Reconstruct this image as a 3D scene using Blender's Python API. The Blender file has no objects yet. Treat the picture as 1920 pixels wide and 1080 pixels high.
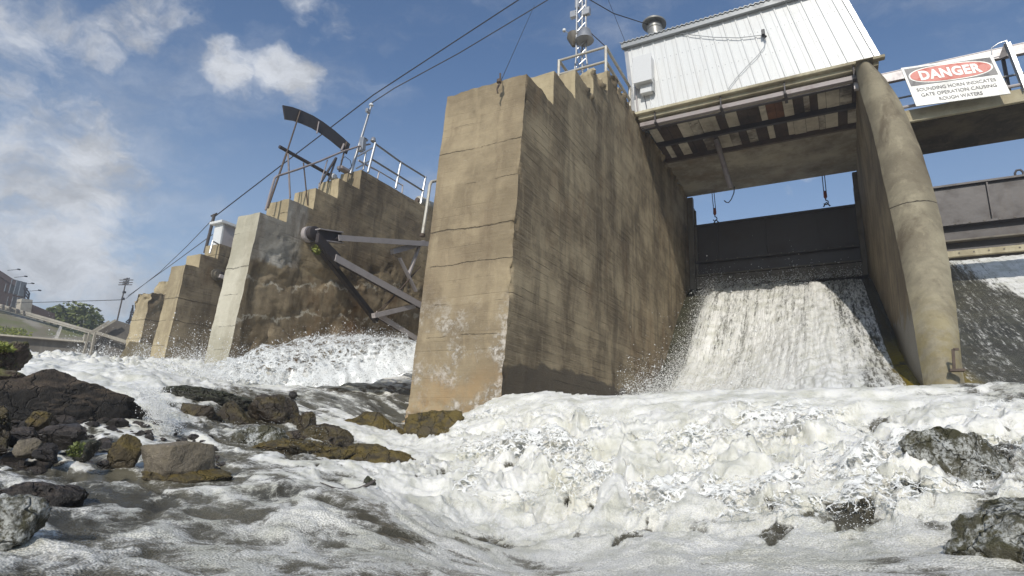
import bpy, bmesh, math, random
import numpy as np
from mathutils import Vector, Matrix
sc = bpy.context.scene
random.seed(7); RNG = np.random.RandomState(11)
# ---------------------------------------------------------------- camera
F_, CX_, CY_ = 1100., 960., 540.
HC = 0.6
def _n(v): return v / np.linalg.norm(v)
def _d(px, py): return np.array([(px-CX_)/F_, -(py-CY_)/F_, -1.])
_Z = _n(np.cross(_d(1920, 858.4), _d(0, 781.6)))
if _Z[1] < 0: _Z = -_Z
_Y = _d(1586, 845); _Y = _n(_Y - _Z*np.dot(_Y, _Z)); _X = np.cross(_Y, _Z)
MC = np.array([_X, _Y, _Z]); C0 = np.array([0, 0, HC])
def ray(px, py): return MC @ _d(px, py)
def onY(px, py, y): r = ray(px, py); return C0 + r*(y/r[1])
def onX(px, py, x): r = ray(px, py); return C0 + r*(x/r[0])
def onZ(px, py, z): r = ray(px, py); return C0 + r*((z-HC)/r[2])
def onD(px, py, D): r = ray(px, py); return C0 + r*(D/math.hypot(r[0], r[1]))
cam_d = bpy.data.cameras.new('camera'); cam = bpy.data.objects.new('camera', cam_d)
sc.collection.objects.link(cam); sc.camera = cam
m4 = Matrix([list(MC[i]) + [0] for i in range(3)] + [[0, 0, 0, 1]])
cam.matrix_world = Matrix.Translation((0, 0, HC)) @ m4
cam_d.sensor_width = 36; cam_d.lens = 36*F_/1920; cam_d.clip_start = .05; cam_d.clip_end = 3000
# ---------------------------------------------------------------- light
SUN_EL, SUN_AZ = math.radians(34), math.radians(13)      # azimuth from -Y towards +X
sdir = Vector((math.cos(SUN_EL)*math.sin(SUN_AZ), -math.cos(SUN_EL)*math.cos(SUN_AZ), math.sin(SUN_EL)))
sl = bpy.data.lights.new('sun', 'SUN'); sl.energy = 3.3; sl.angle = math.radians(.55); sl.color = (1, .95, .87)
so = bpy.data.objects.new('sun', sl); sc.collection.objects.link(so)
so.rotation_euler = (-sdir).to_track_quat('-Z', 'Y').to_euler()
sc.view_settings.view_transform = 'Standard'; sc.view_settings.look = 'None'
sc.view_settings.exposure = 0.05; sc.view_settings.gamma = 1; sc.view_settings.use_curve_mapping = False
# ---------------------------------------------------------------- node helpers
class NT:
    def __init__(s, tree): s.t = tree; s.n = tree.nodes; s.l = tree.links
    def put(s, sock, v):
        if v is None: return
        if hasattr(v, 'links') or isinstance(v, bpy.types.NodeSocket): s.l.new(v, sock)
        else:
            if isinstance(v, (tuple, list)) and len(v) == 3 and sock.type == 'RGBA': v = (*v, 1)
            sock.default_value = v
    def node(s, ty, **k):
        n = s.n.new(ty)
        for a, b in k.items(): setattr(n, a, b)
        return n
    def math(s, op, a, b=None, c=None, clamp=False):
        n = s.node('ShaderNodeMath', operation=op, use_clamp=clamp)
        for i, v in enumerate((a, b, c)): s.put(n.inputs[i], v)
        return n.outputs[0]
    def vmath(s, op, a, b=None, scale=None):
        n = s.node('ShaderNodeVectorMath', operation=op)
        s.put(n.inputs[0], a); s.put(n.inputs[1], b)
        if scale is not None: s.put(n.inputs['Scale'], scale)
        return n.outputs['Value'] if op in ('DOT_PRODUCT', 'LENGTH', 'DISTANCE') else n.outputs[0]
    def noise(s, vec, scale=1, detail=4, rough=.55, dist=0, color=False):
        n = s.node('ShaderNodeTexNoise'); s.put(n.inputs['Vector'], vec)
        n.inputs['Scale'].default_value = scale; n.inputs['Detail'].default_value = detail
        n.inputs['Roughness'].default_value = rough; n.inputs['Distortion'].default_value = dist
        return n.outputs['Color' if color else 'Fac']
    def voro(s, vec, scale, feature='F1', rnd=1, out='Distance'):
        n = s.node('ShaderNodeTexVoronoi', feature=feature); s.put(n.inputs['Vector'], vec)
        n.inputs['Scale'].default_value = scale; n.inputs['Randomness'].default_value = rnd
        return n.outputs[out]
    def step(s, v, a, b, lo=0., hi=1.):
        n = s.node('ShaderNodeMapRange', interpolation_type='SMOOTHSTEP'); s.put(n.inputs[0], v)
        n.inputs[1].default_value = a; n.inputs[2].default_value = b
        n.inputs[3].default_value = lo; n.inputs[4].default_value = hi
        return n.outputs[0]
    def mix(s, f, a, b, mode='MIX'):
        n = s.node('ShaderNodeMix', data_type='RGBA', blend_type=mode)
        s.put(n.inputs[0], f); s.put(n.inputs[6], a); s.put(n.inputs[7], b)
        return n.outputs[2]
    def scalev(s, vec, x, y, z): return s.vmath('MULTIPLY', vec, (x, y, z))
    def pos(s): return s.node('ShaderNodeNewGeometry').outputs['Position']
    def sep(s, v):
        n = s.node('ShaderNodeSeparateXYZ'); s.put(n.inputs[0], v); return n.outputs
    def comb(s, x, y, z):
        n = s.node('ShaderNodeCombineXYZ'); [s.put(n.inputs[i], v) for i, v in enumerate((x, y, z))]; return n.outputs[0]
    def bump(s, h, strength=.5, dist=.02, normal=None):
        n = s.node('ShaderNodeBump'); n.inputs['Strength'].default_value = strength
        n.inputs['Distance'].default_value = dist; s.put(n.inputs['Height'], h)
        if normal is not None: s.put(n.inputs['Normal'], normal)
        return n.outputs[0]
def new_mat(name):
    m = bpy.data.materials.new(name); m.use_nodes = True; nt = NT(m.node_tree)
    return m, nt, m.node_tree.nodes['Principled BSDF']
# ---------------------------------------------------------------- sky
w = bpy.data.worlds.new('World'); sc.world = w; w.use_nodes = True
W = NT(w.node_tree); bg = w.node_tree.nodes['Background']
sky = W.node('ShaderNodeTexSky', sky_type='NISHITA'); sky.sun_disc = False
sky.sun_elevation = SUN_EL; sky.sun_rotation = math.pi - SUN_AZ
sky.air_density = 1.1; sky.dust_density = 1.6; sky.ozone_density = 1.6
dirv = W.node('ShaderNodeTexCoord').outputs['Generated']
def cdir(px, py): return tuple(_n(ray(px, py)))
wn = W.vmath('SUBTRACT', W.noise(dirv, 7, 5, .6, 0, True), (.5, .5, .5))
wd = W.vmath('ADD', dirv, W.vmath('SCALE', wn, scale=.10))
cov = None
for px, py, r, a in [(430, 130, .065, 1.0), (545, 150, .075, 1.0), (565, 195, .05, .8), (490, 185, .05, .6), (335, 160, .03, .75), (200, 55, .08, .9), (250, 30, .09, .9), (60, 5, .13, 1.), (640, 40, .05, .6), (820, 10, .05, .5), (370, 45, .04, .6),
                     (600, 10, .10, .6), (290, 10, .1, .7), (740, 0, .07, .45), (530, 60, .05, .3), (100, 330, .20, 1.), (20, 280, .18, .9), (90, 460, .20, 1.05), (250, 480, .18, .8), (0, 560, .22, 1.), (180, 400, .15, .9), (130, 560, .15, .8), (380, 320, .04, .4),
                     (1550, 345, .03, .55), (1500, 385, .03, .45), (860, 95, .03, .35), (1000, 50, .10, .25), (-300, 200, .4, .9), (2500, 100, .35, .8), (1700, -600, .3, .7)]:
    dd = W.vmath('DISTANCE', wd, cdir(px, py))
    v = W.step(dd, r*1.35, r*.15, 0, a)
    cov = v if cov is None else W.math('MAXIMUM', cov, v)
stretch = W.scalev(wd, 1, 1, 1.7)
c1 = W.noise(stretch, 9, 9, .62); c2 = W.noise(stretch, 3.3, 5, .6)
cl = W.math('ADD', W.math('MULTIPLY', c1, .75), W.math('MULTIPLY', c2, .35))
dens = W.step(W.math('ADD', W.math('MULTIPLY', cov, .42), W.math('SUBTRACT', cl, .78)), -.02, .26)
wisps = W.math('MULTIPLY', W.step(W.noise(W.scalev(wd, 1, 1.5, 3.5), 2.6, 7, .65), .48, .8), .38)
dens = W.math('MAXIMUM', W.math('MULTIPLY', dens, .92), wisps)
upz = W.sep(dirv)[2]
hz = W.step(upz, .60, .05, .02, .50)                       # milky air low over the horizon
skyc = W.mix(hz, W.mix(1, sky.outputs[0], (.74, .93, 1.12), 'MULTIPLY'), (5.0, 5.9, 7.0))
shade = W.step(W.noise(stretch, 12, 7, .65), .3, .7, .62, 1.05)
ccol = W.vmath('SCALE', (6.7, 6.95, 7.4), scale=shade)
W.put(bg.inputs[0], W.mix(dens, skyc, ccol)); bg.inputs[1].default_value = .105
# ---------------------------------------------------------------- numpy noise
def _hash(i, j, k):
    h = (i.astype(np.int64)*374761393 + j.astype(np.int64)*668265263 + k.astype(np.int64)*2147483647) & 0xffffffff
    h = ((h ^ (h >> 13))*1274126177) & 0xffffffff
    return h ^ (h >> 16)
_G = _g = RNG.normal(size=(256, 3)); _G = _g/np.linalg.norm(_g, axis=1)[:, None]
def pn(x, y, z):
    x, y, z = np.broadcast_arrays(np.asarray(x, float), np.asarray(y, float), np.asarray(z, float))
    i, j, k = np.floor(x), np.floor(y), np.floor(z); fx, fy, fz = x-i, y-j, z-k
    u, v, t = [q*q*q*(q*(q*6-15)+10) for q in (fx, fy, fz)]
    r = 0
    for a in (0, 1):
        for b in (0, 1):
            for c in (0, 1):
                g = _G[_hash(i+a, j+b, k+c) & 255]
                dot = g[..., 0]*(fx-a) + g[..., 1]*(fy-b) + g[..., 2]*(fz-c)
                r = r + dot*(u if a else 1-u)*(v if b else 1-v)*(t if c else 1-t)
    return r*1.5
def fbm(x, y, z, o=4, g=.5):
    r = 0; a = 1; s = 1
    for q in range(o): r = r + a*pn(x*s+q*7.3, y*s+q*3.1, z*s+q*5.7); a *= g; s *= 2.03
    return r
def billow(x, y, z, o=4, g=.5):
    r = 0; a = 1; s = 1
    for q in range(o): r = r + a*(np.abs(pn(x*s+q*7.3, y*s+q*3.1, z*s+q*5.7))*2-.5); a *= g; s *= 2.1
    return r
def sstep(a, b, x): t = np.clip((x-a)/(b-a), 0, 1); return t*t*(3-2*t)
# ---------------------------------------------------------------- object helpers
def link(o): sc.collection.objects.link(o); return o
def thing(name, label, cat, loc=(0, 0, 0), group=None):
    o = link(bpy.data.objects.new(name, None)); o.location = tuple(float(q) for q in loc); o.empty_display_size = .2
    o['label'] = label; o['category'] = cat
    if group: o['group'] = group
    return o
def tag(o, label, cat, group=None):
    o['label'] = label; o['category'] = cat
    if group: o['group'] = group
    return o
ORG = {}
def org(parent):
    v = Vector((0, 0, 0)); p = parent
    while p is not None: v = v + Vector(p.location); p = p.parent
    return v
def link_mesh(name, me, mat, parent=None, base=None):
    """me is in world coordinates; the object gets its origin at parent's origin or at base"""
    if parent is not None: off = org(parent)
    else: off = Vector(base) if base is not None else Vector((0, 0, 0))
    if off.length > 0: me.transform(Matrix.Translation(-off))
    if mat is not None: me.materials.append(mat)
    o = link(bpy.data.objects.new(name, me))
    if parent is not None: o.parent = parent
    elif base is not None: o.location = off
    return o
class MB:
    def __init__(s): s.v = []; s.f = []; s.sm = []
    def add(s, vs, fs, smooth=False):
        b = len(s.v); s.v += [tuple(float(c) for c in q) for q in vs]; s.f += [[b+i for i in f] for f in fs]; s.sm += [smooth]*len(fs); return s
    def box(s, lo, hi):
        (a, b, c), (d, e, f) = lo, hi
        return s.add([(a,b,c),(d,b,c),(d,e,c),(a,e,c),(a,b,f),(d,b,f),(d,e,f),(a,e,f)], [(3,2,1,0),(4,5,6,7),(0,1,5,4),(1,2,6,5),(2,3,7,6),(3,0,4,7)])
    def hexa(s, p): return s.add(p, [(3,2,1,0),(4,5,6,7),(0,1,5,4),(1,2,6,5),(2,3,7,6),(3,0,4,7)])
    def bar(s, p, q, wx, wy, up=(0, 0, 1)):
        p, q = Vector(p), Vector(q); d = (q-p).normalized(); u = Vector(up)
        if abs(d.dot(u)) > .98: u = Vector((1, 0, 0))
        x = d.cross(u).normalized()*wx/2; y = x.cross(d).normalized()*wy/2
        return s.hexa([p-x-y, p+x-y, p+x+y, p-x+y, q-x-y, q+x-y, q+x+y, q-x+y])
    def tube(s, pts, r, n=8, caps=True):
        pts = [Vector(p) for p in pts]; rs = r if isinstance(r, (list, tuple)) else [r]*len(pts); vs = []; fs = []
        prev = None
        for i, p in enumerate(pts):
            d = (pts[min(i+1, len(pts)-1)] - pts[max(i-1, 0)]).normalized()
            if prev is None: prev = d.orthogonal().normalized()
            x = (prev - d*prev.dot(d)); x = x.normalized() if x.length > 1e-6 else d.orthogonal().normalized(); prev = x
            y = d.cross(x)
            vs += [p + (x*math.cos(2*math.pi*k/n) + y*math.sin(2*math.pi*k/n))*rs[i] for k in range(n)]
        for i in range(len(pts)-1):
            for k in range(n): fs.append((i*n+k, i*n+(k+1) % n, (i+1)*n+(k+1) % n, (i+1)*n+k))
        if caps: fs.append(tuple(range(n))[::-1]); fs.append(tuple((len(pts)-1)*n+k for k in range(n)))
        return s.add(vs, fs, True)
    def lathe(s, prof, c, n=20, axis=(0, 0, 1)):
        ax = Vector(axis).normalized(); x = ax.orthogonal().normalized(); y = ax.cross(x); c = Vector(c); vs = []; fs = []
        for r, h in prof: vs += [c + ax*h + (x*math.cos(2*math.pi*k/n)+y*math.sin(2*math.pi*k/n))*r for k in range(n)]
        for i in range(len(prof)-1):
            for k in range(n): fs.append((i*n+k, i*n+(k+1) % n, (i+1)*n+(k+1) % n, (i+1)*n+k))
        fs.append(tuple(range(n))[::-1]); fs.append(tuple((len(prof)-1)*n+k for k in range(n)))
        return s.add(vs, fs, True)
    def build(s, name, mat, parent=None, base=None, bevel=0):
        me = bpy.data.meshes.new(name); me.from_pydata(s.v, [], s.f); me.update()
        me.polygons.foreach_set('use_smooth', s.sm)
        bm = bmesh.new(); bm.from_mesh(me); bmesh.ops.recalc_face_normals(bm, faces=bm.faces)
        if bevel: bmesh.ops.bevel(bm, geom=bm.edges[:], offset=bevel, segments=1, affect='EDGES')
        bm.to_mesh(me); bm.free()
        if any(s.sm):
            try: me.set_sharp_from_angle(angle=math.radians(40))
            except Exception: pass
        return link_mesh(name, me, mat, parent, base)
def np_mesh(name, V, Q, smooth=True):
    me = bpy.data.meshes.new(name); V = np.ascontiguousarray(V, np.float32); Q = np.ascontiguousarray(Q, np.int32); k = Q.shape[1]
    me.vertices.add(len(V)); me.vertices.foreach_set('co', V.ravel())
    me.loops.add(Q.size); me.loops.foreach_set('vertex_index', Q.ravel())
    me.polygons.add(len(Q)); me.polygons.foreach_set('loop_start', np.arange(0, Q.size, k, dtype=np.int32))
    me.polygons.foreach_set('loop_total', np.full(len(Q), k, np.int32)); me.update(calc_edges=True)
    me.polygons.foreach_set('use_smooth', np.full(len(Q), smooth)); return me
def grid_faces(nu, nv, off=0):
    i = np.arange(nu-1)[:, None]*nv + np.arange(nv-1)[None, :]; i = i.ravel() + off
    return np.stack([i, i+nv, i+nv+1, i+1], 1)
def attr(me, name, arr):
    a = me.attributes.new(name, 'FLOAT', 'POINT'); a.data.foreach_set('value', np.ascontiguousarray(arr, np.float32).ravel())
# ---------------------------------------------------------------- materials
def concrete_nodes(N, P, light=(.40, .33, .215), dark=(.27, .225, .155), stain=(.10, .075, .05), stains=.6, boards=.5, wet=None, pale=0., joints=0., moss=0., brown=0., dirt=.35, jl=None):
    x, y, z = N.sep(P)
    warp = N.vmath('SCALE', N.vmath('SUBTRACT', N.noise(P, 1.1, 3, .5, 0, True), (.5, .5, .5)), scale=.35)
    Pw = N.vmath('ADD', P, warp)
    big = N.noise(Pw, .8, 6, .65); mid = N.noise(P, 5, 7, .7); fine = N.noise(P, 38, 4, .7)
    col = N.mix(N.step(big, .38, .62), dark, light)
    col = N.mix(N.math('MULTIPLY', N.step(N.noise(Pw, .33, 4, .6), .50, .66), .38), col, stain)
    # boards: each formwork board keeps its own tone
    if boards:
        zz = N.math('DIVIDE', N.math('ADD', z, N.math('MULTIPLY', N.noise(P, .5, 1), .05)), .145)
        bid = N.math('FLOOR', zz); fr = N.math('FRACT', zz)
        wnz = N.node('ShaderNodeTexWhiteNoise', noise_dimensions='1D'); N.put(wnz.inputs['W'], bid)
        edge = N.math('MINIMUM', fr, N.math('SUBTRACT', 1, fr))
        grain = N.noise(N.scalev(P, .9, .9, 26), 1.6, 6, .7)
        seam = N.math('MULTIPLY', N.step(edge, .07, .0), N.step(N.noise(N.scalev(P, 1, 1, 4), 1.1, 5, .65), .46, .62))
        col = N.mix(N.math('MULTIPLY', N.math('SUBTRACT', wnz.outputs[0], .35), boards*.45, clamp=True), col, tuple(c*.62 for c in dark))
        col = N.mix(N.math('MULTIPLY', N.step(grain, .40, .75), boards*.45), col, tuple(min(1, c*1.22) for c in light))
        col = N.mix(N.math('MULTIPLY', seam, boards*.28), col, tuple(c*.5 for c in dark))
    # stains that ran down from the top
    st = N.step(N.noise(N.scalev(Pw, 1.5, 1.5, .16), 1.15, 6, .62), .50, .68)
    col = N.mix(N.math('MULTIPLY', st, stains), col, stain)
    st2 = N.step(N.noise(N.scalev(Pw, 3.2, 3.2, .2), 1.9, 5, .6), .54, .66)
    col = N.mix(N.math('MULTIPLY', st2, .22), col, tuple(min(1, c*1.25) for c in light))
    if brown:
        br = N.step(N.noise(N.scalev(P, 1.2, 1.2, .5), .9, 6, .65), .50, .66)
        col = N.mix(N.math('MULTIPLY', br, brown), col, (.17, .09, .035))
    # grime, pores, light flecks
    col = N.mix(N.math('MULTIPLY', N.step(mid, .52, .72), dirt), col, stain)
    col = N.mix(N.math('MULTIPLY', N.step(fine, .60, .75), .4), col, tuple(c*.5 for c in dark))
    col = N.mix(N.math('MULTIPLY', N.step(N.noise(P, 60, 3, .6), .64, .74), .4), col, (.6, .57, .5))
    h = N.math('ADD', N.math('MULTIPLY', mid, .7), N.math('MULTIPLY', fine, .35))
    if pale:      # lime bloom and spalls low down
        pl = N.math('MULTIPLY', N.step(N.noise(Pw, 1.3, 8, .72), .47, .60), N.step(z, 3.1, 1.6))
        pf = N.math('MULTIPLY', pl, N.step(N.noise(P, 9, 6, .75), .42, .56))
        col = N.mix(N.math('MULTIPLY', pf, pale), col, (.62, .57, .50))
        pr = N.math('MULTIPLY', N.step(z, 1.9, 1.0), N.step(N.noise(P, 2.2, 6, .7), .38, .62))
        col = N.mix(N.math('MULTIPLY', pr, .8), col, (.36, .24, .12))
        h = N.math('ADD', h, N.math('MULTIPLY', pf, .8))
    if joints:    # lift joints and cracks at uneven heights
        wj = N.math('MULTIPLY', N.noise(P, 1.6, 9, .72), .17); jt = None
        for lv, wdt_, th_ in jl or ((5.42, .012, .42), (4.75, .006, .50), (3.92, .016, .36), (3.30, .009, .42), (2.62, .007, .50), (5.95, .005, .52), (2.1, .006, .50)):
            ej = N.math('ABSOLUTE', N.math('SUBTRACT', N.math('ADD', z, wj), lv+.085))
            k_ = N.math('MULTIPLY', N.step(ej, wdt_*.9, wdt_*.15), N.step(N.noise(N.scalev(P, 1, 1, 2.), 1.7, 5, .65), th_, th_+.10)); jt = k_ if jt is None else N.math('MAXIMUM', jt, k_)
        col = N.mix(N.math('MULTIPLY', jt, joints), col, (.045, .035, .025)); h = N.math('SUBTRACT', h, N.math('MULTIPLY', jt, 2.5))
    if boards:
        h = N.math('SUBTRACT', N.math('ADD', h, N.math('MULTIPLY', grain, 1.0*boards)), N.math('MULTIPLY', seam, .7*boards))
        h = N.math('ADD', h, N.math('MULTIPLY', wnz.outputs[0], .9*boards))
    rough = .86
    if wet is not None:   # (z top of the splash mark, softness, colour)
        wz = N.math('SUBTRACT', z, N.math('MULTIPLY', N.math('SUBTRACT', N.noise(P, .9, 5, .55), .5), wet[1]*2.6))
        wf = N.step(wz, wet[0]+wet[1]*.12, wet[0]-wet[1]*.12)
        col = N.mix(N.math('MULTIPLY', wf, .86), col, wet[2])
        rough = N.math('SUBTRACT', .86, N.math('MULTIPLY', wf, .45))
    if moss:
        mf = N.math('MULTIPLY', N.step(z, 3.4, 1.9), N.step(N.noise(P, 2.8, 6, .7), .40, .58))
        col = N.mix(N.math('MULTIPLY', mf, moss), col, (.23, .17, .02))
    return col, h, rough
def concrete(name, bumps=1., **k):
    m, N, b = new_mat(name); col, h, rough = concrete_nodes(N, N.pos(), **k)
    N.put(b.inputs['Base Color'], col); N.put(b.inputs['Roughness'], rough); b.inputs['Specular IOR Level'].default_value = .3
    N.put(b.inputs['Normal'], N.bump(h, .75*bumps, .022)); return m
def paint(name, col, rough=.5, metal=0., dirt=.25, dcol=(.12, .08, .05), scale=3., bump=.15, streak=0.):
    m, N, b = new_mat(name); P = N.pos()
    f = N.step(N.noise(P, scale, 7, .7), .46, .74); c = N.mix(N.math('MULTIPLY', f, dirt), col, dcol)
    if streak: c = N.mix(N.math('MULTIPLY', N.step(N.noise(N.scalev(P, 4, 4, .35), 1.3, 5, .6), .52, .72), streak), c, dcol)
    c = N.mix(N.math('MULTIPLY', N.noise(P, scale*9, 4, .6), .22), c, tuple(q*.6 for q in col))
    N.put(b.inputs['Base Color'], c); b.inputs['Metallic'].default_value = metal
    N.put(b.inputs['Roughness'], N.math('ADD', rough-.08, N.math('MULTIPLY', f, .2)))
    N.put(b.inputs['Normal'], N.bump(N.noise(P, scale*6, 5, .65), bump, .01)); return m
M = {}
M['conc_near_front'] = concrete('concrete_tan', stains=.45, boards=.32, pale=1., joints=.6, light=(.37, .295, .185), dark=(.235, .185, .115), stain=(.14, .10, .062), dirt=.36)
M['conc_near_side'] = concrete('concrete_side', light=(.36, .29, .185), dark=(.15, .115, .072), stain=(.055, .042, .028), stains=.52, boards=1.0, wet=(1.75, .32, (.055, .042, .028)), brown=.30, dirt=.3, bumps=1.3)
def patched_side(name):
    # old board-marked concrete, a grey patched nose on top, and the spalled rough lower wall
    m, N, b = new_mat(name); P = N.pos(); x, y, z = N.sep(P)
    A = concrete_nodes(N, P, light=(.36, .29, .185), dark=(.20, .155, .10), stain=(.06, .045, .03), stains=.6, boards=.9, dirt=.3)
    B = concrete_nodes(N, P, light=(.47, .44, .38), dark=(.30, .275, .23), stain=(.12, .09, .06), stains=.75, boards=0, dirt=.3)
    C = concrete_nodes(N, P, light=(.34, .27, .175), dark=(.17, .13, .08), stain=(.07, .052, .033), stains=.6, boards=.25, brown=.6, dirt=.4)
    wn = N.math('MULTIPLY', N.math('SUBTRACT', N.noise(P, 1.6, 6, .6), .5), 1.5)
    f1 = N.math('MULTIPLY', N.step(N.math('ADD', y, N.math('MULTIPLY', wn, .35)), 9.15, 9.0), 1.)
    low = N.math('SUBTRACT', N.math('ADD', z, wn), N.math('MULTIPLY', N.math('SUBTRACT', y, 7.6), .12))
    f2 = N.step(low, 4.15, 3.95)
    col = N.mix(f2, N.mix(f1, A[0], B[0]), C[0])
    h = N.math('ADD', N.math('MULTIPLY', A[1], N.math('SUBTRACT', 1, f2)), N.math('MULTIPLY', C[1], f2))
    # white spalled crack ledges
    q = N.math('ADD', N.math('SUBTRACT', z, N.math('MULTIPLY', y, .22)), N.math('MULTIPLY', N.noise(P, 1.2, 8, .7), 1.4))
    for lv in (2.5, 1.75):
        e = N.math('ABSOLUTE', N.math('SUBTRACT', q, lv)); k = N.math('MULTIPLY', N.step(e, .06, .01), N.step(N.noise(P, 2.3, 3), .42, .55))
        col = N.mix(N.math('MULTIPLY', k, .8), col, (.55, .50, .40))
    N.put(b.inputs['Base Color'], col); b.inputs['Roughness'].default_value = .85; b.inputs['Specular IOR Level'].default_value = .3
    N.put(b.inputs['Normal'], N.bump(h, .85, .025)); return m
M['side_patched'] = patched_side('concrete_patched')
M['conc_pale'] = concrete('concrete_pale', light=(.56, .52, .41), dark=(.40, .37, .28), stain=(.26, .22, .15), stains=.35, boards=.15, joints=.5, dirt=.2)
M['conc_left'] = concrete('concrete_brown', light=(.33, .27, .18), dark=(.17, .135, .09), stain=(.06, .045, .03), stains=.7, boards=.6, brown=.25, joints=.5, dirt=.45, bumps=1.3)
M['conc_spall'] = concrete('concrete_spalled', light=(.27, .215, .145), dark=(.13, .10, .065), stain=(.05, .038, .025), stains=.55, boards=0, brown=.75, dirt=.6, bumps=1.8)
M['conc_tan'] = concrete('concrete_yellow', light=(.47, .39, .245), dark=(.33, .27, .17), stain=(.17, .13, .08), stains=.45, boards=.25, joints=.4)
M['conc_round'] = concrete('concrete_round', light=(.36, .315, .215), dark=(.22, .19, .13), stain=(.11, .085, .055), stains=.8, boards=.12, joints=.9, jl=((5.05, .012, .2),), moss=.35, dirt=.35, bumps=1.5)
M['conc_round_side'] = concrete('concrete_round_side', light=(.30, .24, .15), dark=(.17, .13, .08), stain=(.085, .065, .045), stains=.6, boards=.3, wet=(3.0, .9, (.06, .048, .03)))
M['conc_top'] = concrete('concrete_crumbly', light=(.50, .46, .38), dark=(.34, .30, .23), stain=(.2, .16, .1), stains=.2, boards=0, bumps=2.)
M['conc_deck'] = concrete('concrete_deck', light=(.42, .37, .28), dark=(.24, .205, .15), stain=(.07, .055, .04), stains=.3, boards=0, brown=.3)
M['conc_edge'] = concrete('concrete_edge', light=(.52, .47, .33), dark=(.38, .33, .22), stain=(.13, .10, .06), stains=.35, boards=0)
M['conc_soffit_shade'] = concrete('concrete_soffit_shade', light=(.12, .095, .06), dark=(.05, .04, .028), stain=(.02, .016, .012), stains=.6, boards=.2)  # shade under the slabs is put into this dark concrete colour
M['conc_far'] = concrete('concrete_far', light=(.20, .185, .165), dark=(.13, .12, .105), stain=(.08, .07, .06), stains=.4, boards=0)
M['conc_far_trim'] = concrete('concrete_far_trim', light=(.5, .46, .38), dark=(.38, .34, .28), stain=(.2, .18, .14), stains=.3, boards=0)
M['gate'] = paint('gate_steel', (.066, .058, .055), .55, .2, .5, (.06, .045, .035), 1.4, .3, .5)
M['gate_rust'] = paint('gate_scale', (.15, .13, .10), .7, 0, .6, (.04, .033, .028), 2.5, .5, .5)
M['steel_grey'] = paint('steel_grey_paint', (.46, .42, .41), .5, .1, .35, (.11, .085, .08), 2.2)
M['steel_dark'] = paint('steel_dark', (.06, .052, .052), .6, .2, .3, (.07, .04, .03), 4)
M['galv'] = paint('galvanised', (.40, .40, .40), .42, .6, .2, (.3, .27, .24), 6)
M['white_pipe'] = paint('white_pipe_paint', (.50, .47, .40), .5, 0, .45, (.28, .17, .10), 8)
M['rust'] = paint('rust', (.11, .08, .06), .85, 0, .6, (.03, .02, .016), 3, .6)
M['lilac_steel'] = paint('primer_steel', (.30, .26, .25), .6, 0, .4, (.12, .07, .06), 5)
M['wire'] = paint('wire_black', (.03, .03, .035), .5, 0, 0)
M['white_metal'] = paint('white_cladding', (.72, .72, .70), .42, 0, .16, (.50, .46, .39), 1.2, .06, .22)
M['white_box'] = paint('box_white', (.66, .66, .65), .45, 0, .12, (.45, .42, .38), 3)
M['roof_metal'] = paint('roof_metal', (.30, .31, .31), .5, .3, .3, (.16, .14, .12), 3)
M['vent_metal'] = paint('vent_metal', (.34, .33, .30), .5, .4, .4, (.16, .13, .1), 5)
M['black'] = paint('black_plastic', (.02, .02, .022), .45)
M['hook_red'] = paint('hook_red', (.30, .07, .04), .6, 0, .4)
M['panel_light'] = concrete('plank_light', light=(.62, .56, .45), dark=(.45, .39, .30), stain=(.09, .07, .05), stains=.3, boards=0, dirt=.3)
M['panel_dark'] = concrete('plank_dark', light=(.10, .07, .05), dark=(.045, .032, .025), stain=(.02, .015, .012), stains=.5, boards=0)
M['panel_mott'] = concrete('plank_mottled', light=(.60, .54, .44), dark=(.16, .13, .10), stain=(.03, .025, .02), stains=.6, boards=0, dirt=.8, brown=.2)
M['panel_rust'] = concrete('plank_rusty', light=(.19, .085, .04), dark=(.10, .05, .028), stain=(.03, .02, .014), stains=.4, boards=0)
M['sign_white'] = paint('sign_white', (.72, .71, .66), .45, 0, .15, (.45, .40, .3), 2)
M['sign_black'] = paint('sign_black', (.05, .048, .055), .5, 0, .25, (.16, .15, .15), 3)
M['sign_red'] = paint('sign_red', (.50, .06, .025), .5, 0, .1, (.5, .15, .09), 3)
M['sign_text'] = paint('sign_text', (.10, .09, .09), .5, 0, 0)
M['brick'] = paint('brick_dark', (.040, .026, .024), .85, 0, .4, (.05, .035, .03), 1.5)
M['window_glass'] = paint('pane_grey', (.16, .17, .18), .25)
M['timber'] = paint('pole_timber', (.07, .06, .055), .8)
M['leaf'] = paint('leaf_spring', (.13, .15, .035), .7, 0, .5, (.05, .08, .02), .9)
M['grass_y'] = paint('grass_yellow', (.20, .22, .04), .7, 0, .5, (.10, .13, .03), 6)
# ---------------------------------------------------------------- displaced concrete block
def patch(o, u, v, du=.07):
    o, u, v = np.array(o, float), np.array(u, float), np.array(v, float)
    nu = max(2, int(np.linalg.norm(u)/du)+1); nv = max(2, int(np.linalg.norm(v)/du)+1)
    a = np.linspace(0, 1, nu)[:, None, None]; b = np.linspace(0, 1, nv)[None, :, None]
    return (o + a*u + b*v).reshape(-1, 3), nu, nv
def patch4(p00, p10, p11, p01, du=.07):
    p00, p10, p11, p01 = [np.array(q, float) for q in (p00, p10, p11, p01)]
    nu = max(2, int(max(np.linalg.norm(p10-p00), np.linalg.norm(p11-p01))/du)+1); nv = max(2, int(max(np.linalg.norm(p01-p00), np.linalg.norm(p11-p10))/du)+1)
    a = np.linspace(0, 1, nu)[:, None, None]; b = np.linspace(0, 1, nv)[None, :, None]
    return ((1-a)*(1-b)*p00 + a*(1-b)*p10 + a*b*p11 + (1-a)*b*p01).reshape(-1, 3), nu, nv
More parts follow.
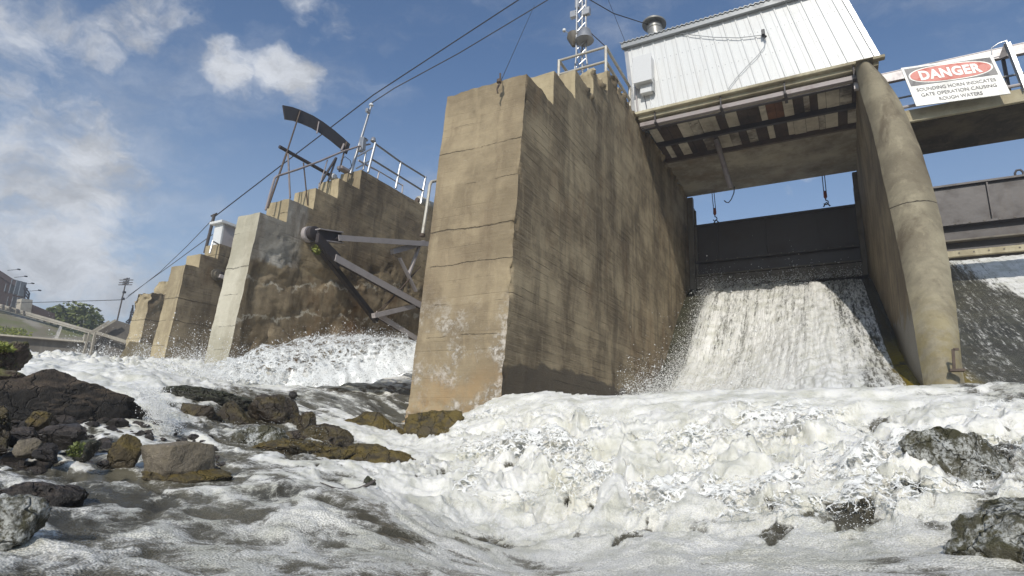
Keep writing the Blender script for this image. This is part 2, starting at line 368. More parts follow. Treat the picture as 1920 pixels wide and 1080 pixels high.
def disp_vec(V, amp, s=2.2, extra=None):
    x, y, z = V.T; d = np.stack([fbm(x*s+k*13, y*s, z*s, 4, .55) for k in range(3)], 1)*amp
    if extra is not None: d = d + extra(V)
    return V + d
def patches_obj(name, pats, mats, parent, amp=.012, s=2.2, extra=None, base=None):
    """pats: list of (V,nu,nv,mat index); one mesh"""
    Vs, Qs, Mi, off = [], [], [], 0
    for V, nu, nv, mi in pats:
        Vs.append(V); q = grid_faces(nu, nv, off); Qs.append(q); Mi.append(np.full(len(q), mi)); off += len(V)
    V = disp_vec(np.concatenate(Vs), amp, s, extra); me = np_mesh(name, V, np.concatenate(Qs))
    o = link_mesh(name, me, None, parent, base)
    for m in mats: me.materials.append(m)
    me.polygons.foreach_set('material_index', np.concatenate(Mi).astype(np.int32)); return o
def stepped_pier(xl, xr, steps, z0, batter, yend, du=.08):
    """steps: [(y_start, z_top)...]; front face leans: y = y0 + batter*(z-z0). returns patches: 0 front, 1 side, 2 top/riser"""
    P = []; n = len(steps)
    for i, (ys, zt) in enumerate(steps):
        ye = steps[i+1][0] if i+1 < n else yend; zb = z0 if i == 0 else steps[i-1][1]
        if i == 0:
            yb, yt = ys, ys + batter*(zt-z0)
            P.append((*patch4((xl, yb, z0), (xr, yb, z0), (xr, yt, zt), (xl, yt, zt), du*.7), 0))
            P.append((*patch4((xr, yb, z0), (xr, ye, z0), (xr, ye, zt), (xr, yt, zt), du), 1))
            P.append((*patch4((xl, ye, z0), (xl, yb, z0), (xl, yt, zt), (xl, ye, zt), du*2), 1))
            P.append((*patch4((xl, yt, zt), (xr, yt, zt), (xr, ye, zt), (xl, ye, zt), du), 2))
        else:
            P.append((*patch4((xl, ys, zb), (xr, ys, zb), (xr, ys, zt), (xl, ys, zt), du), 2))
            P.append((*patch4((xr, ys, z0), (xr, ye, z0), (xr, ye, zt), (xr, ys, zt), du), 1))
            P.append((*patch4((xl, ye, z0), (xl, ys, z0), (xl, ys, zt), (xl, ye, zt), du*2), 1))
            P.append((*patch4((xl, ys, zt), (xr, ys, zt), (xr, ye, zt), (xl, ye, zt), du), 2))
    P.append((*patch4((xr, yend, z0), (xl, yend, z0), (xl, yend, steps[-1][1]), (xr, yend, steps[-1][1]), du*3), 1))
    return P
# ================================================================ GROUND
def ground():
    m, N, b = new_mat('river_bed'); P = N.pos()
    c = N.mix(N.step(N.noise(P, .8, 6, .65), .35, .65), (.05, .04, .03), (.11, .09, .06)); N.put(b.inputs['Base Color'], c); b.inputs['Roughness'].default_value = .8
    o = MB().box((-900, -900, -1.6), (900, 1500, -1.5)).build('ground', m); o['kind'] = 'structure'
ground()
# ================================================================ PIERS
def crumble(zlim, ylim, k=.05, steps=None):
    def f(V):
        x, y, z = V.T; m_ = sstep(zlim-.15, zlim+.1, z)*sstep(ylim-.1, ylim+.1, y)
        if steps:
            zt_ = np.select([y >= q_[0]-.03 for q_ in steps[::-1]], [q_[1] for q_ in steps[::-1]], steps[0][1]); m_ = m_*sstep(.30, .05, zt_-z)
        d = np.stack([fbm(x*4+k_*7, y*4, z*4, 4, .6) for k_ in range(3)], 1)*k; return d*m_[:, None]
    return f
# near pier
P1XR, P1XL = -4.26, -5.92
p1 = thing('concrete_pier', 'large stepped concrete pier in the middle, tan front, dark board-marked side towards the waterfall', 'pier', (-5.1, 7.4, .3), 'concrete piers of the dam')
P1S = [(7.30, 6.68), (8.88, 7.41), (9.92, 8.07), (10.93, 8.73), (11.87, 9.33)]
def p1_extra(V):
    x, y, z = V.T; d = np.zeros_like(V)
    foot = sstep(1.35, .6, z)                                    # the scoured foot
    n = fbm(x*2.2, y*2.2, z*2.6, 5, .6); d[:, 1] += foot*np.where(y < 8.2, n*.16-.05, 0); d[:, 0] += foot*n*.06
    # chips along the front arris
    e = np.exp(-((x-P1XR)**2 + (y-7.35-.072*(z-.3))**2)/.006); ch = np.clip(fbm(x*5, y*5, z*3.2+4, 4, .6)-.05, 0, 1)
    d[:, 0] -= e*ch*.10; d[:, 1] += e*ch*.10
    return d + crumble(7.9, 10.5, .09, P1S)(V) + crumble(6.0, 7, .018, P1S)(V)
pt = stepped_pier(P1XL, P1XR, P1S, -.2, .072, 21.5, .062)
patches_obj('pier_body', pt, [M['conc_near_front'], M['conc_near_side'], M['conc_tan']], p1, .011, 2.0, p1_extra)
# second pier
p2 = thing('concrete_pier', 'stepped pier with a pale white front and cracked brown side behind the steel gate arms', 'pier', (-11.2, 7.6, .5), 'concrete piers of the dam')
def p2_extra(V):
    x, y, z = V.T; d = np.zeros_like(V)
    n = fbm(x, y*1.1, z*1.5, 6, .62); low = sstep(4.5, 3.6, z + n*.6 - (y-7.6)*.12)*(x > -11.0)*sstep(7.75, 8.1, y)
    q = z*1.0 - y*.22 + fbm(y*1.2, z*1.2, 3, 4)*.35
    ledge = (np.floor(q/.62)*.10 % .2)                           # broken ledges
    r = fbm(y*2.5, z*3.5, 1.7, 5, .6)
    d[:, 0] -= low*(.05 + ledge*.30 + np.abs(n)*.025 + r*.016); return d
pt = stepped_pier(-11.55, -10.8, [(7.50, 5.17), (8.53, 5.76), (9.25, 6.32), (9.95, 6.87), (10.68, 7.44)], .4, .07, 15.5, .05)
patches_obj('pier_body', pt, [M['conc_pale'], M['side_patched'], M['conc_tan']], p2, .014, 2.4, p2_extra)
p3 = thing('concrete_pier', 'tan stepped pier carrying the small white hut, third from the right', 'pier', (-15.8, 9.2, .8), 'concrete piers of the dam')
pt = stepped_pier(-16.15, -15.5, [(9.0, 4.87), (9.57, 5.29), (10.08, 5.75), (10.7, 6.0)], .9, .05, 15.5, .08)
patches_obj('pier_body', pt, [M['conc_tan'], M['conc_left'], M['conc_tan']], p3, .02, 2.2)
p4 = thing('concrete_pier', 'small distant pier with a crumbled top and a footing, beside the far weir', 'pier', (-20.4, 11, 1), 'concrete piers of the dam')
pt = stepped_pier(-20.75, -20, [(10.7, 4.85), (11.4, 5.4)], 1.2, .05, 15.5, .09)
patches_obj('pier_body', pt, [M['conc_tan'], M['conc_left'], M['conc_tan']], p4, .03, 2.2, crumble(4.4, 10.5, .09))
b_ = MB(); a0 = onD(222, 672, 22.5); a1 = onD(246, 640, 22.6); b_.hexa([a0+(0, 0, -1.2), (-20, 10.4, 1.2), (-20, 11.2, 1.2), a0+(0, .8, -1.2), a0, (-20, 10.5, a1[2]), (-20, 11.2, a1[2]), a0+(0, .8, 0)]); b_.build('footing', M['conc_tan'], p4)
# round-nosed pier
p0 = thing('concrete_pier', 'tall slender pier with a rounded nose right of the waterfall, yellow moss at its foot', 'pier', (1.3, 12, 1), 'concrete piers of the dam')
def round_pier():
    zs = np.array([1.2, 1.75, 2.1, 2.8, 3.7, 4.65, 5.7, 6.65, 7.56, 8.2, 8.75, 9.22])
    xR = np.array([1.44, 1.48, 1.53, 1.65, 1.76, 1.84, 1.87, 1.84, 1.76, 1.66, 1.50, 1.30])
    yL = np.array([9.6, 9.9, 10.15, 10.8, 11.55, 12.2, 12.85, 13.35, 13.75, 13.98, 14.1, 14.2])
    xL = np.array([1.00, 1.01, 1.03, 1.08, 1.11, 1.12, 1.12, 1.11, 1.08, 1.02, .98, .95])
    Z = np.linspace(1.2, 9.22, 150); R = np.interp(Z, zs, xR); L = np.interp(Z, zs, xL); Y = np.interp(Z, zs, yL)
    A = np.linspace(0, math.pi, 26)
    mid = (L+R)/2; hw = (R-L)/2
    uu = np.linspace(-1, 1, 26); X = mid[:, None] + hw[:, None]*uu[None, :]; YY = Y[:, None] - (.26*(1-np.abs(uu)**2.2))[None, :]
    V = np.stack([X, YY, np.repeat(Z[:, None], 26, 1)], 2).reshape(-1, 3)
    pats = [(V, 150, 26, 0)]
    def side(xx, mi, flip):
        yy = np.linspace(0, 1, 110)[None, :]; Yg = Y[:, None]*(1-yy) + 21.5*yy; Xg = xx[:, None]*(1-yy**.7) + (1.08 if not flip else 1.75)*yy**.7
        return (np.stack([Xg, Yg, np.repeat(Z[:, None], 110, 1)], 2).reshape(-1, 3), 150, 110, mi)
    pats += [side(L, 1, False), side(R, 1, True)]
    t = np.linspace(0, 1, 12)[None, :]; yy = np.linspace(0, 1, 60)[:, None]
    Yg = 13.87*(1-yy) + 21.5*yy + 0*t; Xg = (.96*(1-yy)+1.08*yy)*(1-t) + (1.3*(1-yy)+1.75*yy)*t
    pats.append((np.stack([Xg, Yg, np.full_like(Yg, 9.22)], 2).reshape(-1, 3), 60, 12, 0))
    return pats
patches_obj('pier_body', round_pier(), [M['conc_round'], M['conc_round_side']], p0, .006, 1.8)
# steel bracket at its foot
br = thing('steel_bracket', 'small rusty steel bracket bolted at the foot of the round-nosed pier', 'bracket', (1.45, 9.55, 1.75))
c0 = onY(1789, 692, 9.45); c1 = onY(1787, 655, 9.45)
b_ = MB(); b_.bar(c0, c1, .032, .032); b_.bar(c1, c1+(.06, 0, 0), .032, .032); b_.build('post', M['rust'], br)
b_ = MB(); b_.box((c0[0]-.05, 9.40, c0[2]-.03), (c0[0]+.11, 9.55, c0[2])); b_.build('base_plate', M['rust'], br)
# ================================================================ SPILLWAY (bays between the piers)
YS = np.array([7.0, 9.5, 10.3, 12, 13.4, 15.0, 16.5, 18, 19.2, 19.9, 20.3, 21.5])
Z_R = np.array([.9, 1.25, 1.55, 2.0, 2.55, 3.35, 4.05, 4.80, 5.35, 5.62, 5.72, 5.75])
Z_L = np.array([.9, 1.0, 1.05, 1.15, 1.40, 1.95, 2.75, 4.15, 5.15, 5.62, 5.82, 5.85])
def spill(X, Y):
    t = sstep(-3.2, .6, X); return np.interp(Y, YS, Z_L)*(1-t) + np.interp(Y, YS, Z_R)*t
def water_mat(name, base=(.05, .045, .03), foamc=(.74, .73, .69), streak=False, lo=.42, hi=.62, brown=.0):
    m, N, b = new_mat(name); P = N.pos()
    at = N.node('ShaderNodeAttribute', attribute_name='foam').outputs['Fac']
    if streak:
        uv = N.node('ShaderNodeAttribute', attribute_name='flow').outputs['Fac']; x, y, z = N.sep(P)
        q = N.comb(x, N.math('MULTIPLY', uv, .05), 0)
        n1 = N.noise(q, 6, 7, .7, .2); n2 = N.noise(N.comb(x, N.math('MULTIPLY', uv, .16), 0), 19, 6, .7, .3); n3 = N.noise(P, 34, 4, .7)
        nn = N.math('ADD', N.math('ADD', N.math('MULTIPLY', n1, .5), N.math('MULTIPLY', n2, .5)), N.math('MULTIPLY', N.math('SUBTRACT', n3, .5), .26))
        nn = N.math('ADD', N.math('MULTIPLY', N.math('SUBTRACT', nn, .5), 1.5), .5)
        h = nn
    else:
        wv = N.vmath('SCALE', N.vmath('SUBTRACT', N.noise(P, 3, 4, .6, 0, True), (.5, .5, .5)), scale=.25)
        Q = N.vmath('ADD', P, wv)
        n1 = N.noise(Q, 6, 6, .56); n3 = N.noise(P, 30, 4, .6)
        vb = N.voro(Q, 22, 'DISTANCE_TO_EDGE'); vf = N.voro(P, 105, 'F1')
        nn = N.math('ADD', N.math('MULTIPLY', n1, .86), N.math('MULTIPLY', n3, .14))
        nn = N.math('ADD', nn, N.math('MULTIPLY', N.step(vb, .10, .0), .06))
        near = N.step(N.vmath('LENGTH', P), 5.2, 2.6)
        h = N.math('SUBTRACT', N.math('ADD', N.math('MULTIPLY', n1, .9), N.math('MULTIPLY', n3, .22)), N.math('MULTIPLY', N.math('MULTIPLY', vf, .42), N.math('ADD', .08, near)))
    f = N.step(N.math('ADD', nn, N.math('SUBTRACT', at, .5)), lo, hi)
    if not streak:   # bubble rafts: packed froth cells, thin where the water shows through
        f = N.math('MULTIPLY', f, N.math('SUBTRACT', 1, N.math('MULTIPLY', N.math('MULTIPLY', N.step(vf, .25, .75), near), .40)))
    wc = N.mix(N.step(N.noise(P, 2.2, 5, .6), .35, .65), base, tuple(c*1.9 for c in base))
    if streak:   # yellow moss on the apron round the foot of the round-nosed pier
        mo = N.math('MULTIPLY', N.step(N.math('ABSOLUTE', N.math('SUBTRACT', x, 1.25)), .62, .32), N.math('MULTIPLY', N.step(z, 3.0, 2.2), N.step(N.noise(P, 4, 5, .6), .30, .5)))
        wc = N.mix(mo, wc, (.26, .19, .02))
    fc = N.mix(N.step(N.noise(P, 3.1, 6, .65), .40, .68), foamc, tuple(c*q for c, q in zip(foamc, (.74, .74, .68))))
    if not streak: fc = N.mix(N.math('MULTIPLY', N.step(N.noise(Q, 9, 6, .7), .52, .68), .45), fc, (.33, .33, .27))
    N.put(b.inputs['Base Color'], N.mix(f, wc, fc))
    N.put(b.inputs['Roughness'], N.math('ADD', .07, N.math('MULTIPLY', f, .38)))
    if not streak: N.put(b.inputs['Subsurface Weight'], N.math('MULTIPLY', f, .75)); b.inputs['Subsurface Radius'].default_value = (1., 1., .85); b.inputs['Subsurface Scale'].default_value = .025
    b.inputs['IOR'].default_value = 1.33; b.inputs['Specular IOR Level'].default_value = .55
    N.put(b.inputs['Normal'], N.bump(h, .75, .02)); return m
M['fall_water'] = water_mat('falling_water', (.035, .034, .022), (.86, .85, .81), streak=True, lo=.36, hi=.66)
def spillway():
    nx, ny = 420, 330
    def strip(x0, x1, nx, name):
        X = np.linspace(x0, x1, nx)[:, None] + np.zeros((1, ny)); Y = np.linspace(21, 7.3, ny)[None, :] + np.zeros((nx, 1))
        Zb = spill(X, Y); fl = np.cumsum(np.hypot(np.diff(Y, axis=1, prepend=Y[:, :1]), np.diff(Zb, axis=1, prepend=Zb[:, :1])), 1)
        rip = fbm(X*2.6, fl*.22, 0, 5, .6)*.05 + fbm(X*9, fl*.9, 5, 4, .6)*.022
        k = np.clip((20.2-Y)/7.2, 0, 1); wob = .10*pn(X*3, fl*.8, 2) + .12*pn(fl*.5, 3, 1)
        white = sstep(-3.60-.22*k, -3.30-.12*k, X+wob)*sstep(.10+.75*k**1.5, -.25+.25*k**1.5, X+wob)
        mid = sstep(1.12, .90, X)
        foam = .14 + white*(.405 + .13*k + .20*np.exp(-((X+.35-.1*k)/.16)**2)*(1-k*.3)) + mid*.36*(1-white) + .07*fbm(X*1.1, fl*.1, 3, 3)
        foam = np.where(X < -3.58-.26*k, .02, foam); foam = np.where((X > .85) & (X < 1.6), np.minimum(foam, .12), foam)
        foam = np.where(X > 1.45, .36 + .30*sstep(2.6+1.6*k, 3.3+1.6*k, X + .15*pn(X, fl*.3, 4))*sstep(6.5, 5, X), foam)
        lift = white*(.05+.10*np.abs(fbm(X*1.5, fl*.3, 8, 4)))*sstep(0, .15, k) + .30*sstep(1.35, 1.6, X)*sstep(.4, 0, k)
        V = np.stack([X, Y, Zb + .02 + rip*(.4+white) + lift], 2).reshape(-1, 3)
        me = np_mesh(name, V, grid_faces(nx, ny)); attr(me, 'foam', foam.ravel()); attr(me, 'flow', fl.ravel()); me.materials.append(M['fall_water'])
        o = link(bpy.data.objects.new(name, me)); return o
    o = strip(-4.5, 1.35, 440, 'spillway_water'); o['kind'] = 'structure'
    o = strip(1.2, 11, 420, 'spillway_water'); o['kind'] = 'structure'
    # concrete body of the weir under the water, all bays
    vs = []; 
    b = MB()
    for (x0, x1) in ((-26, -20.7), (-20, -16.1), (-15.5, -11.5), (-10.8, -5.9), (-4.3, 1.3), (1.3, 12)):
        left = x1 < -4.5; yy = list(YS) ; zl = [min(float(spill(np.array(-4.), np.array(y))), float(spill(np.array(1.), np.array(y))))*(.52 if left else 1)-.12 for y in yy]
        if left: yy = [y-4.5 if y > 9 else y+2 for y in yy]; yy = sorted(yy)
        n = len(yy); v = [(x0, y, z) for y, z in zip(yy, zl)] + [(x1, y, z) for y, z in zip(yy, zl)] + [(x0, yy[0], -1), (x1, yy[0], -1), (x0, yy[-1], -1), (x1, yy[-1], -1)]
        f = [(i, i+1, n+i+1, n+i) for i in range(n-1)] + [(0, n, 2*n+1, 2*n), (n-1, 2*n-1, 2*n+3, 2*n+2), tuple(range(n)) + (2*n+2, 2*n), tuple(range(n, 2*n)) + (2*n+3, 2*n+1)]
        b.add(v, f)
    o = b.build('weir_floor', M['conc_round_side']); o['kind'] = 'structure'
spillway()
# ================================================================ DECK over the waterfall bay
XA, XB = -4.29, 1.13
dk = thing('concrete_deck', 'stained concrete deck with beams and patchwork planks spanning the waterfall bay under the white shed', 'deck', (-1.6, 17, 9.3))
b_ = MB(); b_.box((XA, 17.45, 9.34), (XB, 20.4, 9.62)); b_.build('soffit_slab', M['conc_deck'], dk)
b_ = MB(); b_.box((XA+.01, 14.9, 9.52), (XB-.01, 17.44, 9.62)); b_.build('slab', M['conc_soffit_shade'], dk)
for yb in (14.98, 16.25, 17.40): MB().box((XA, yb-.06, 9.33), (XB, yb+.045, 9.515)).build('beam', M['steel_dark'] if yb < 17.3 else M['rust'], dk)
rr = random.Random(5)
for (ya, yb, seq) in ((15.035, 16.18, 'LDdLMLLDLdDLRRLDMdLLMD'), (16.305, 17.33, 'dLdLDDMMLMDMdLdLLLMLDM')):
    ws = [rr.uniform(.6, 1.35) for _ in seq]; tot = sum(ws); x = XA+.03
    for c, q in zip(seq, ws):
        wdt = q/tot*(XB-XA-.06); lo = 9.455 + rr.uniform(-.012, .012)
        mat = {'L': 'panel_light', 'D': 'panel_dark', 'd': 'panel_dark', 'M': 'panel_mott', 'R': 'panel_rust'}[c]
        MB().box((x+.005, ya, lo), (x+wdt-.005, yb, 9.518)).build('plank', M[mat], dk); x += wdt
# ledge slab that carries the shed front, and the steel angle frame hanging in front of it
b_ = MB(); b_.box((-4.22, 14.22, 9.20), (1.42, 14.90, 9.335)); o = b_.build('edge_slab', M['conc_edge'], dk, bevel=.012)
b_ = MB(); b_.box((-4.3, 14.10, 9.30), (1.55, 14.24, 9.38)); b_.build('edge_trim', M['conc_edge'], dk, bevel=.01)
fr = thing('deck_support', 'pink-grey steel angle support hung below the front edge of the shed deck', 'deck support', (-1.6, 14.4, 9.1))
b_ = MB(); b_.box((-4.2, 14.30, 9.02), (1.02, 14.315, 9.13)); b_.box((-4.2, 14.316, 9.02), (1.02, 14.42, 9.035)); b_.build('long_angle', M['lilac_steel'], fr)
b_ = MB(); b_.box((-4.2, 14.48, 9.0), (1.03, 14.56, 9.04)); b_.build('lower_rail', M['steel_dark'], fr)
for x in (-3.75, -2.05, -.55, .92):
    b_ = MB(); b_.bar((x, 14.20, 9.30), (x, 14.22, 9.0), .07, .03); b_.bar((x, 14.20, 9.0), (x, 14.62, 8.97), .07, .03); b_.build('hanger', M['steel_dark'], fr)
# vertical drain pipe hanging from the deck and its cable with a hook
pp = thing('drain_pipe', 'grey drain pipe hanging below the deck soffit with a loose hooked cable', 'pipe', onY(1345, 262, 17.0))
MB().tube([onY(1343, 262, 16.6), onY(1370, 352, 16.9)], .075, 10).build('pipe', M['lilac_steel'], pp)
MB().tube([onY(1377, 350, 17), onY(1376, 362, 17), onY(1371, 374, 17), onY(1366, 380, 17), onY(1361, 379, 17), onY(1358, 376, 17)], .016, 6).build('cable_hook', M['wire'], pp)
# ================================================================ SHED
SY, SZ0, SZ1, SXL, SXR = 14.25, 9.39, 11.68, -4.30, 1.40
sh = thing('equipment_shed', 'white ribbed metal shed on the deck between the two piers', 'shed', (-1.45, 14.3, 9.4))
npan = 17; pw = (SXR-SXL)/npan
pan = None
for k in range(npan):
    x0 = SXL + k*pw
    if pan is None:
        b = MB(); prof = [(0, 0), (.10, 0), (.115, -.022), (.145, -.022), (.16, 0), (pw-.004, 0)]
        v = [(x0+x, SY+y, z) for z in (SZ0, SZ1) for x, y in prof] + [(x0+x, SY+.03, z) for z in (SZ0, SZ1) for x, y in prof]
        n = len(prof); f = [(i, i+1, n+i+1, n+i) for i in range(n-1)] + [(2*n+i+1, 2*n+i, 3*n+i, 3*n+i+1) for i in range(n-1)] + [(0, n, 3*n, 2*n), (n-1, 2*n-1, 4*n-1, 3*n-1)]
        b.add(v, f); pan = b.build('wall_panel', M['white_metal'], sh)
    else:
        o = pan.copy(); link(o); o.parent = sh; o.location = (k*pw, 0, 0)
MB().box((SXL-.06, SY+.0, SZ0), (SXL-.002, 19.6, SZ1)).build('side_wall', M['roof_metal'], sh)
MB().box((SXR+.002, SY+.0, SZ0), (SXR+.05, 19.6, SZ1)).build('side_wall', M['white_metal'], sh)
MB().box((SXL, 19.5, SZ0), (SXR, 19.6, SZ1+.9)).build('back_wall', M['white_metal'], sh)
MB().box((SXR-.02, SY-.03, SZ0), (SXR+.09, SY-.003, SZ1)).build('corner_trim', M['galv'], sh)
MB().box((SXL-.09, SY-.025, SZ0-.05), (SXL+.015, SY-.003, SZ1)).build('corner_trim', M['galv'], sh)
b = MB()
for zz_ in (SZ0+.08, SZ0+.85, SZ0+1.55, SZ1-.12):
    for k in range(npan*2): x_ = SXL + .05 + k*pw/2; b.box((x_-.009, SY-.012, zz_-.009), (x_+.009, SY-.001, zz_+.009))
o = b.build('screws', M['galv'], sh); o['kind'] = 'stuff'
b = MB(); n = 90; xs = np.linspace(SXL-.16, SXR+.2, n*2)      # corrugated roof sheet with a low pitch
vv = []; 
for th in (0, -.03):
    for (y, z) in ((SY-.16, SZ1+.03), (19.8, SZ1+1.0)):
        vv += [(x, y, z + th + .022*math.cos(i*math.pi/2.)) for i, x in enumerate(xs)]
k = len(xs); ff = [(i, i+1, k+i+1, k+i) for i in range(k-1)] + [(2*k+i+1, 2*k+i, 3*k+i, 3*k+i+1) for i in range(k-1)] + [(i+1, i, 2*k+i, 2*k+i+1) for i in range(k-1)]
b.add(vv, ff); rf = b.build('roof', M['roof_metal'], sh)
MB().box((SXL-.14, SY-.13, SZ1-.14), (SXR+.15, SY-.005, SZ1+.0)).build('eave_flashing', M['roof_metal'], sh)
vc = onY(1232, 62, 15.3) + np.array([.36, 0, 0])
b = MB(); b.lathe([(.25, -.5), (.25, .10), (.27, .12), (.25, .14), (.25, .25), (.21, .27), (.21, .36)], vc, 24); b.build('vent_pipe', M['vent_metal'], rf)
b = MB(); b.lathe([(.18, .34), (.40, .30), (.41, .34), (.30, .44), (.08, .48)], vc, 24); b.build('vent_cap', M['vent_metal'], rf)
# the old shed leans: its right end more than its left
for o_ in list(sc.objects):
    if o_.parent is sh or (o_.parent is not None and o_.parent.parent is sh):
        if o_.data.users > 1: o_.data = o_.data.copy()
        of = org(o_.parent) + Vector(o_.location); n_v = len(o_.data.vertices); co_ = np.empty(n_v*3, np.float32); o_.data.vertices.foreach_get('co', co_); co_ = co_.reshape(-1, 3)
        wx = co_[:, 0]+of.x; wz_ = co_[:, 2]+of.z; uu_ = np.clip((wx-SXL)/(SXR-SXL), 0, 1); co_[:, 0] -= np.clip(wz_-SZ0, 0, 9)*(.10+.19*uu_); o_.data.vertices.foreach_set('co', co_.ravel()); o_.data.update()
# boxes, floodlight and cables on the shed wall
bx1 = thing('electrical_box', 'larger white electrical cabinet on the left end of the shed wall', 'electrical box', onY(1200, 130, SY-.1))
q = onY(1188, 112, SY-.35); r = onY(1213, 150, SY-.35)
b = MB(); b.box((q[0], SY-.36, r[2]-.02), (r[0]+.12, SY-.03, q[2]+.03)); b.build('cabinet', M['white_box'], bx1, bevel=.012)
b = MB(); b.box((q[0]-.02, SY-.385, r[2]-.03), (r[0]+.14, SY-.362, q[2]+.05)); b.build('door', M['white_box'], bx1, bevel=.006)
bx2 = thing('electrical_box', 'small white junction box below the electrical cabinet on the shed wall', 'electrical box', onY(1212, 160, SY-.1))
q = onY(1200, 152, SY-.2); r = onY(1222, 168, SY-.2)
b = MB(); b.box((q[0], SY-.22, r[2]-.05), (r[0], SY-.03, q[2])); b.build('housing', M['white_box'], bx2, bevel=.01)
b = MB(); b.box((r[0]+.005, SY-.2, r[2]-.04), (r[0]+.05, SY-.05, q[2])); b.build('side_bracket', M['roof_metal'], bx2)
fl = thing('wall_lamp', 'small black lamp fixed high on the ribbed shed wall', 'lamp', onY(1431, 62, SY-.05))
q = onY(1431, 62, SY-.1)
b = MB(); b.box((q[0]-.04, SY-.16, q[2]-.07), (q[0]+.04, SY-.03, q[2]+.08)); b.build('housing', M['black'], fl, bevel=.008)
b = MB(); b.tube([(q[0]+.02, SY-.1, q[2]-.07), (q[0]+.05, SY-.12, q[2]-.14)], [.02, .035], 8); b.build('socket', M['black'], fl)
def cable(name, label, pts, r=.012, mat='wire', sag=0, cat='cable', n=14, group=None):
    pts = [Vector(p) for p in pts]
    if sag and len(pts) == 2:
        a, b = pts; pts = [a.lerp(b, i/n) - Vector((0, 0, sag*4*(i/n)*(1-i/n))) for i in range(n+1)]
    base = pts[0].copy(); o = MB().tube(pts, r, 6).build(name, M[mat], None, base); return tag(o, label, cat, group)
W_ = SY-.06
cable('lamp_cable', 'thin cable sagging along the top of the shed wall to the black lamp', [onY(1262, 60, W_), onY(1300, 66, W_), onY(1340, 70, W_), onY(1385, 71, W_), onY(1428, 66, W_)], .010, 'galv')
cable('hanging_cable', 'cable hanging from the black lamp down the white shed wall', [onY(1436, 72, W_), onY(1433, 88, W_), onY(1420, 105, W_), onY(1400, 125, W_), onY(1380, 147, W_), onY(1366, 166, W_)], .008, 'galv')
cable('conduit', 'grey conduit running down beside the electrical boxes on the shed corner', [onY(1191, 150, W_-.02), onY(1193, 185, W_-.02), onY(1196, 210, W_-.02)], .022, 'steel_grey', cat='conduit')
cable('loose_cable', 'thin loose cables dropping from the junction box to the deck edge', [onY(1201, 160, W_-.03), onY(1208, 180, W_-.03), onY(1214, 208, W_-.03)], .007, 'wire')
# ================================================================ GATES
def vertical_gate(label, x0, x1, z0, z1, GY=20.45, low='gate_rust'):
    g = thing('sluice_gate', label, 'gate', ((x0+x1)/2, GY, z0), 'steel sluice gates')
    hh = z1-z0
    MB().box((x0, GY, z0+.55), (x1, GY+.03, z1-.06)).build('skin_plate', M['gate'], g)
    MB().box((x0, GY+.05, z0-.9), (x1, GY+.5, z0+.53)).build('sill_beam', M['gate'], g)
    MB().box((x0, GY-.10, z1-.06), (x1, GY+.25, z1)).build('top_flange', M['gate'], g)
    MB().box((x0, GY-.22, z0+.98), (x1, GY-.003, z0+1.04)).build('stiffener', M['gate'], g)
    MB().box((x0, GY-.20, z0+.50), (x1, GY+.02, z0+.545)).build('stiffener', M['gate_rust'], g)
    MB().box((x0, GY-.14, z0+.05), (x1, GY+.02, z0+.48 if low == 'gate_rust' else z0+.22)).build('bottom_beam', M[low], g)
    for x in np.arange(x0+.9, x1-.3, 1.55): MB().box((x, GY-.075, z0+1.05), (x+.035, GY-.002, z1-.065)).build('rib', M['gate'], g)
    bo = MB()
    for x in np.arange(x0+.2, x1-.1, .34): bo.box((x-.02, GY-.235, z0+1.0), (x+.02, GY-.221, z0+1.03)); bo.box((x-.02, GY-.155, z0+.12), (x+.02, GY-.141, z0+.16))
    o = bo.build('bolts', M['gate_rust'], g); o['kind'] = 'stuff'
    return g
vertical_gate('dark steel sluice gate above the white waterfall, hanging on two chains', -4.22, 1.05, 5.78, 8.20)
g2 = vertical_gate('dark steel sluice gate to the right of the round-nosed pier', 1.8, 10.5, 6.12, 8.42, low='conc_edge')
q = onY(1912, 332, 20.5)
MB().tube([q+(-.09, 0, -.05), q+(-.09, 0, .14), q+(-.04, 0, .22), q+(.04, 0, .22), q+(.09, 0, .14), q+(.09, 0, -.05)], .03, 8).build('lifting_eye', M['steel_dark'], g2)
for (x0, x1, nm) in ((-4.24, -4.05, 'L'), (.93, 1.06, 'R')):
    o = MB().box((x0, 20.15, 5.8), (x1, 20.35, 9.2)).box((x0-.005 if nm == 'R' else x0, 20.352, 5.8), (x1+(.06 if nm == 'L' else 0), 20.44, 8.75)).build('guide_rail', M['gate_rust'], None, (x0, 20.2, 5.8))
    tag(o, 'rusty gate guide rail against the ' + ('large stepped pier' if nm == 'L' else 'round-nosed pier'), 'guide rail')
def chain_hook(px, y0, y1, label):
    t = thing('lifting_chain', label, 'chain', onY(px, y1, 20.4), 'lifting chains of the gate')
    a = onY(px-3, y0, 20.4); m = onY(px+1, y1-24, 20.4); e = onY(px+4, y1, 20.4)
    for d in (-.035, .035): MB().tube([a+(d, 0, .4), m+(d, 0, 0)], .014, 6).build('chain', M['wire'], t)
    MB().lathe([(.02, .14), (.05, .10), (.055, -.08), (.02, -.14)], m+(0, 0, -.06), 10).build('block', M['hook_red'], t)
    c = m + np.array([0, 0, -.30])
    MB().tube([c+(0, 0, .12), c+(0, 0, .05)] + [c+(.065*math.sin(a_), 0, -.03+.075*math.cos(a_)) for a_ in np.linspace(0, 4.4, 10)], .018, 7).build('hook', M['steel_dark'], t)
    MB().tube([e+(-.09, 0, -.02), e+(-.05, 0, .05), e+(0, 0, .12), e+(.05, 0, .05), e+(.10, 0, -.02)], .022, 7).build('shackle', M['steel_dark'], t)
chain_hook(1339, 362, 418, 'left lifting chain with a red block and hook on the gate')
chain_hook(1546, 322, 386, 'right lifting chain with a red block and hook on the gate')
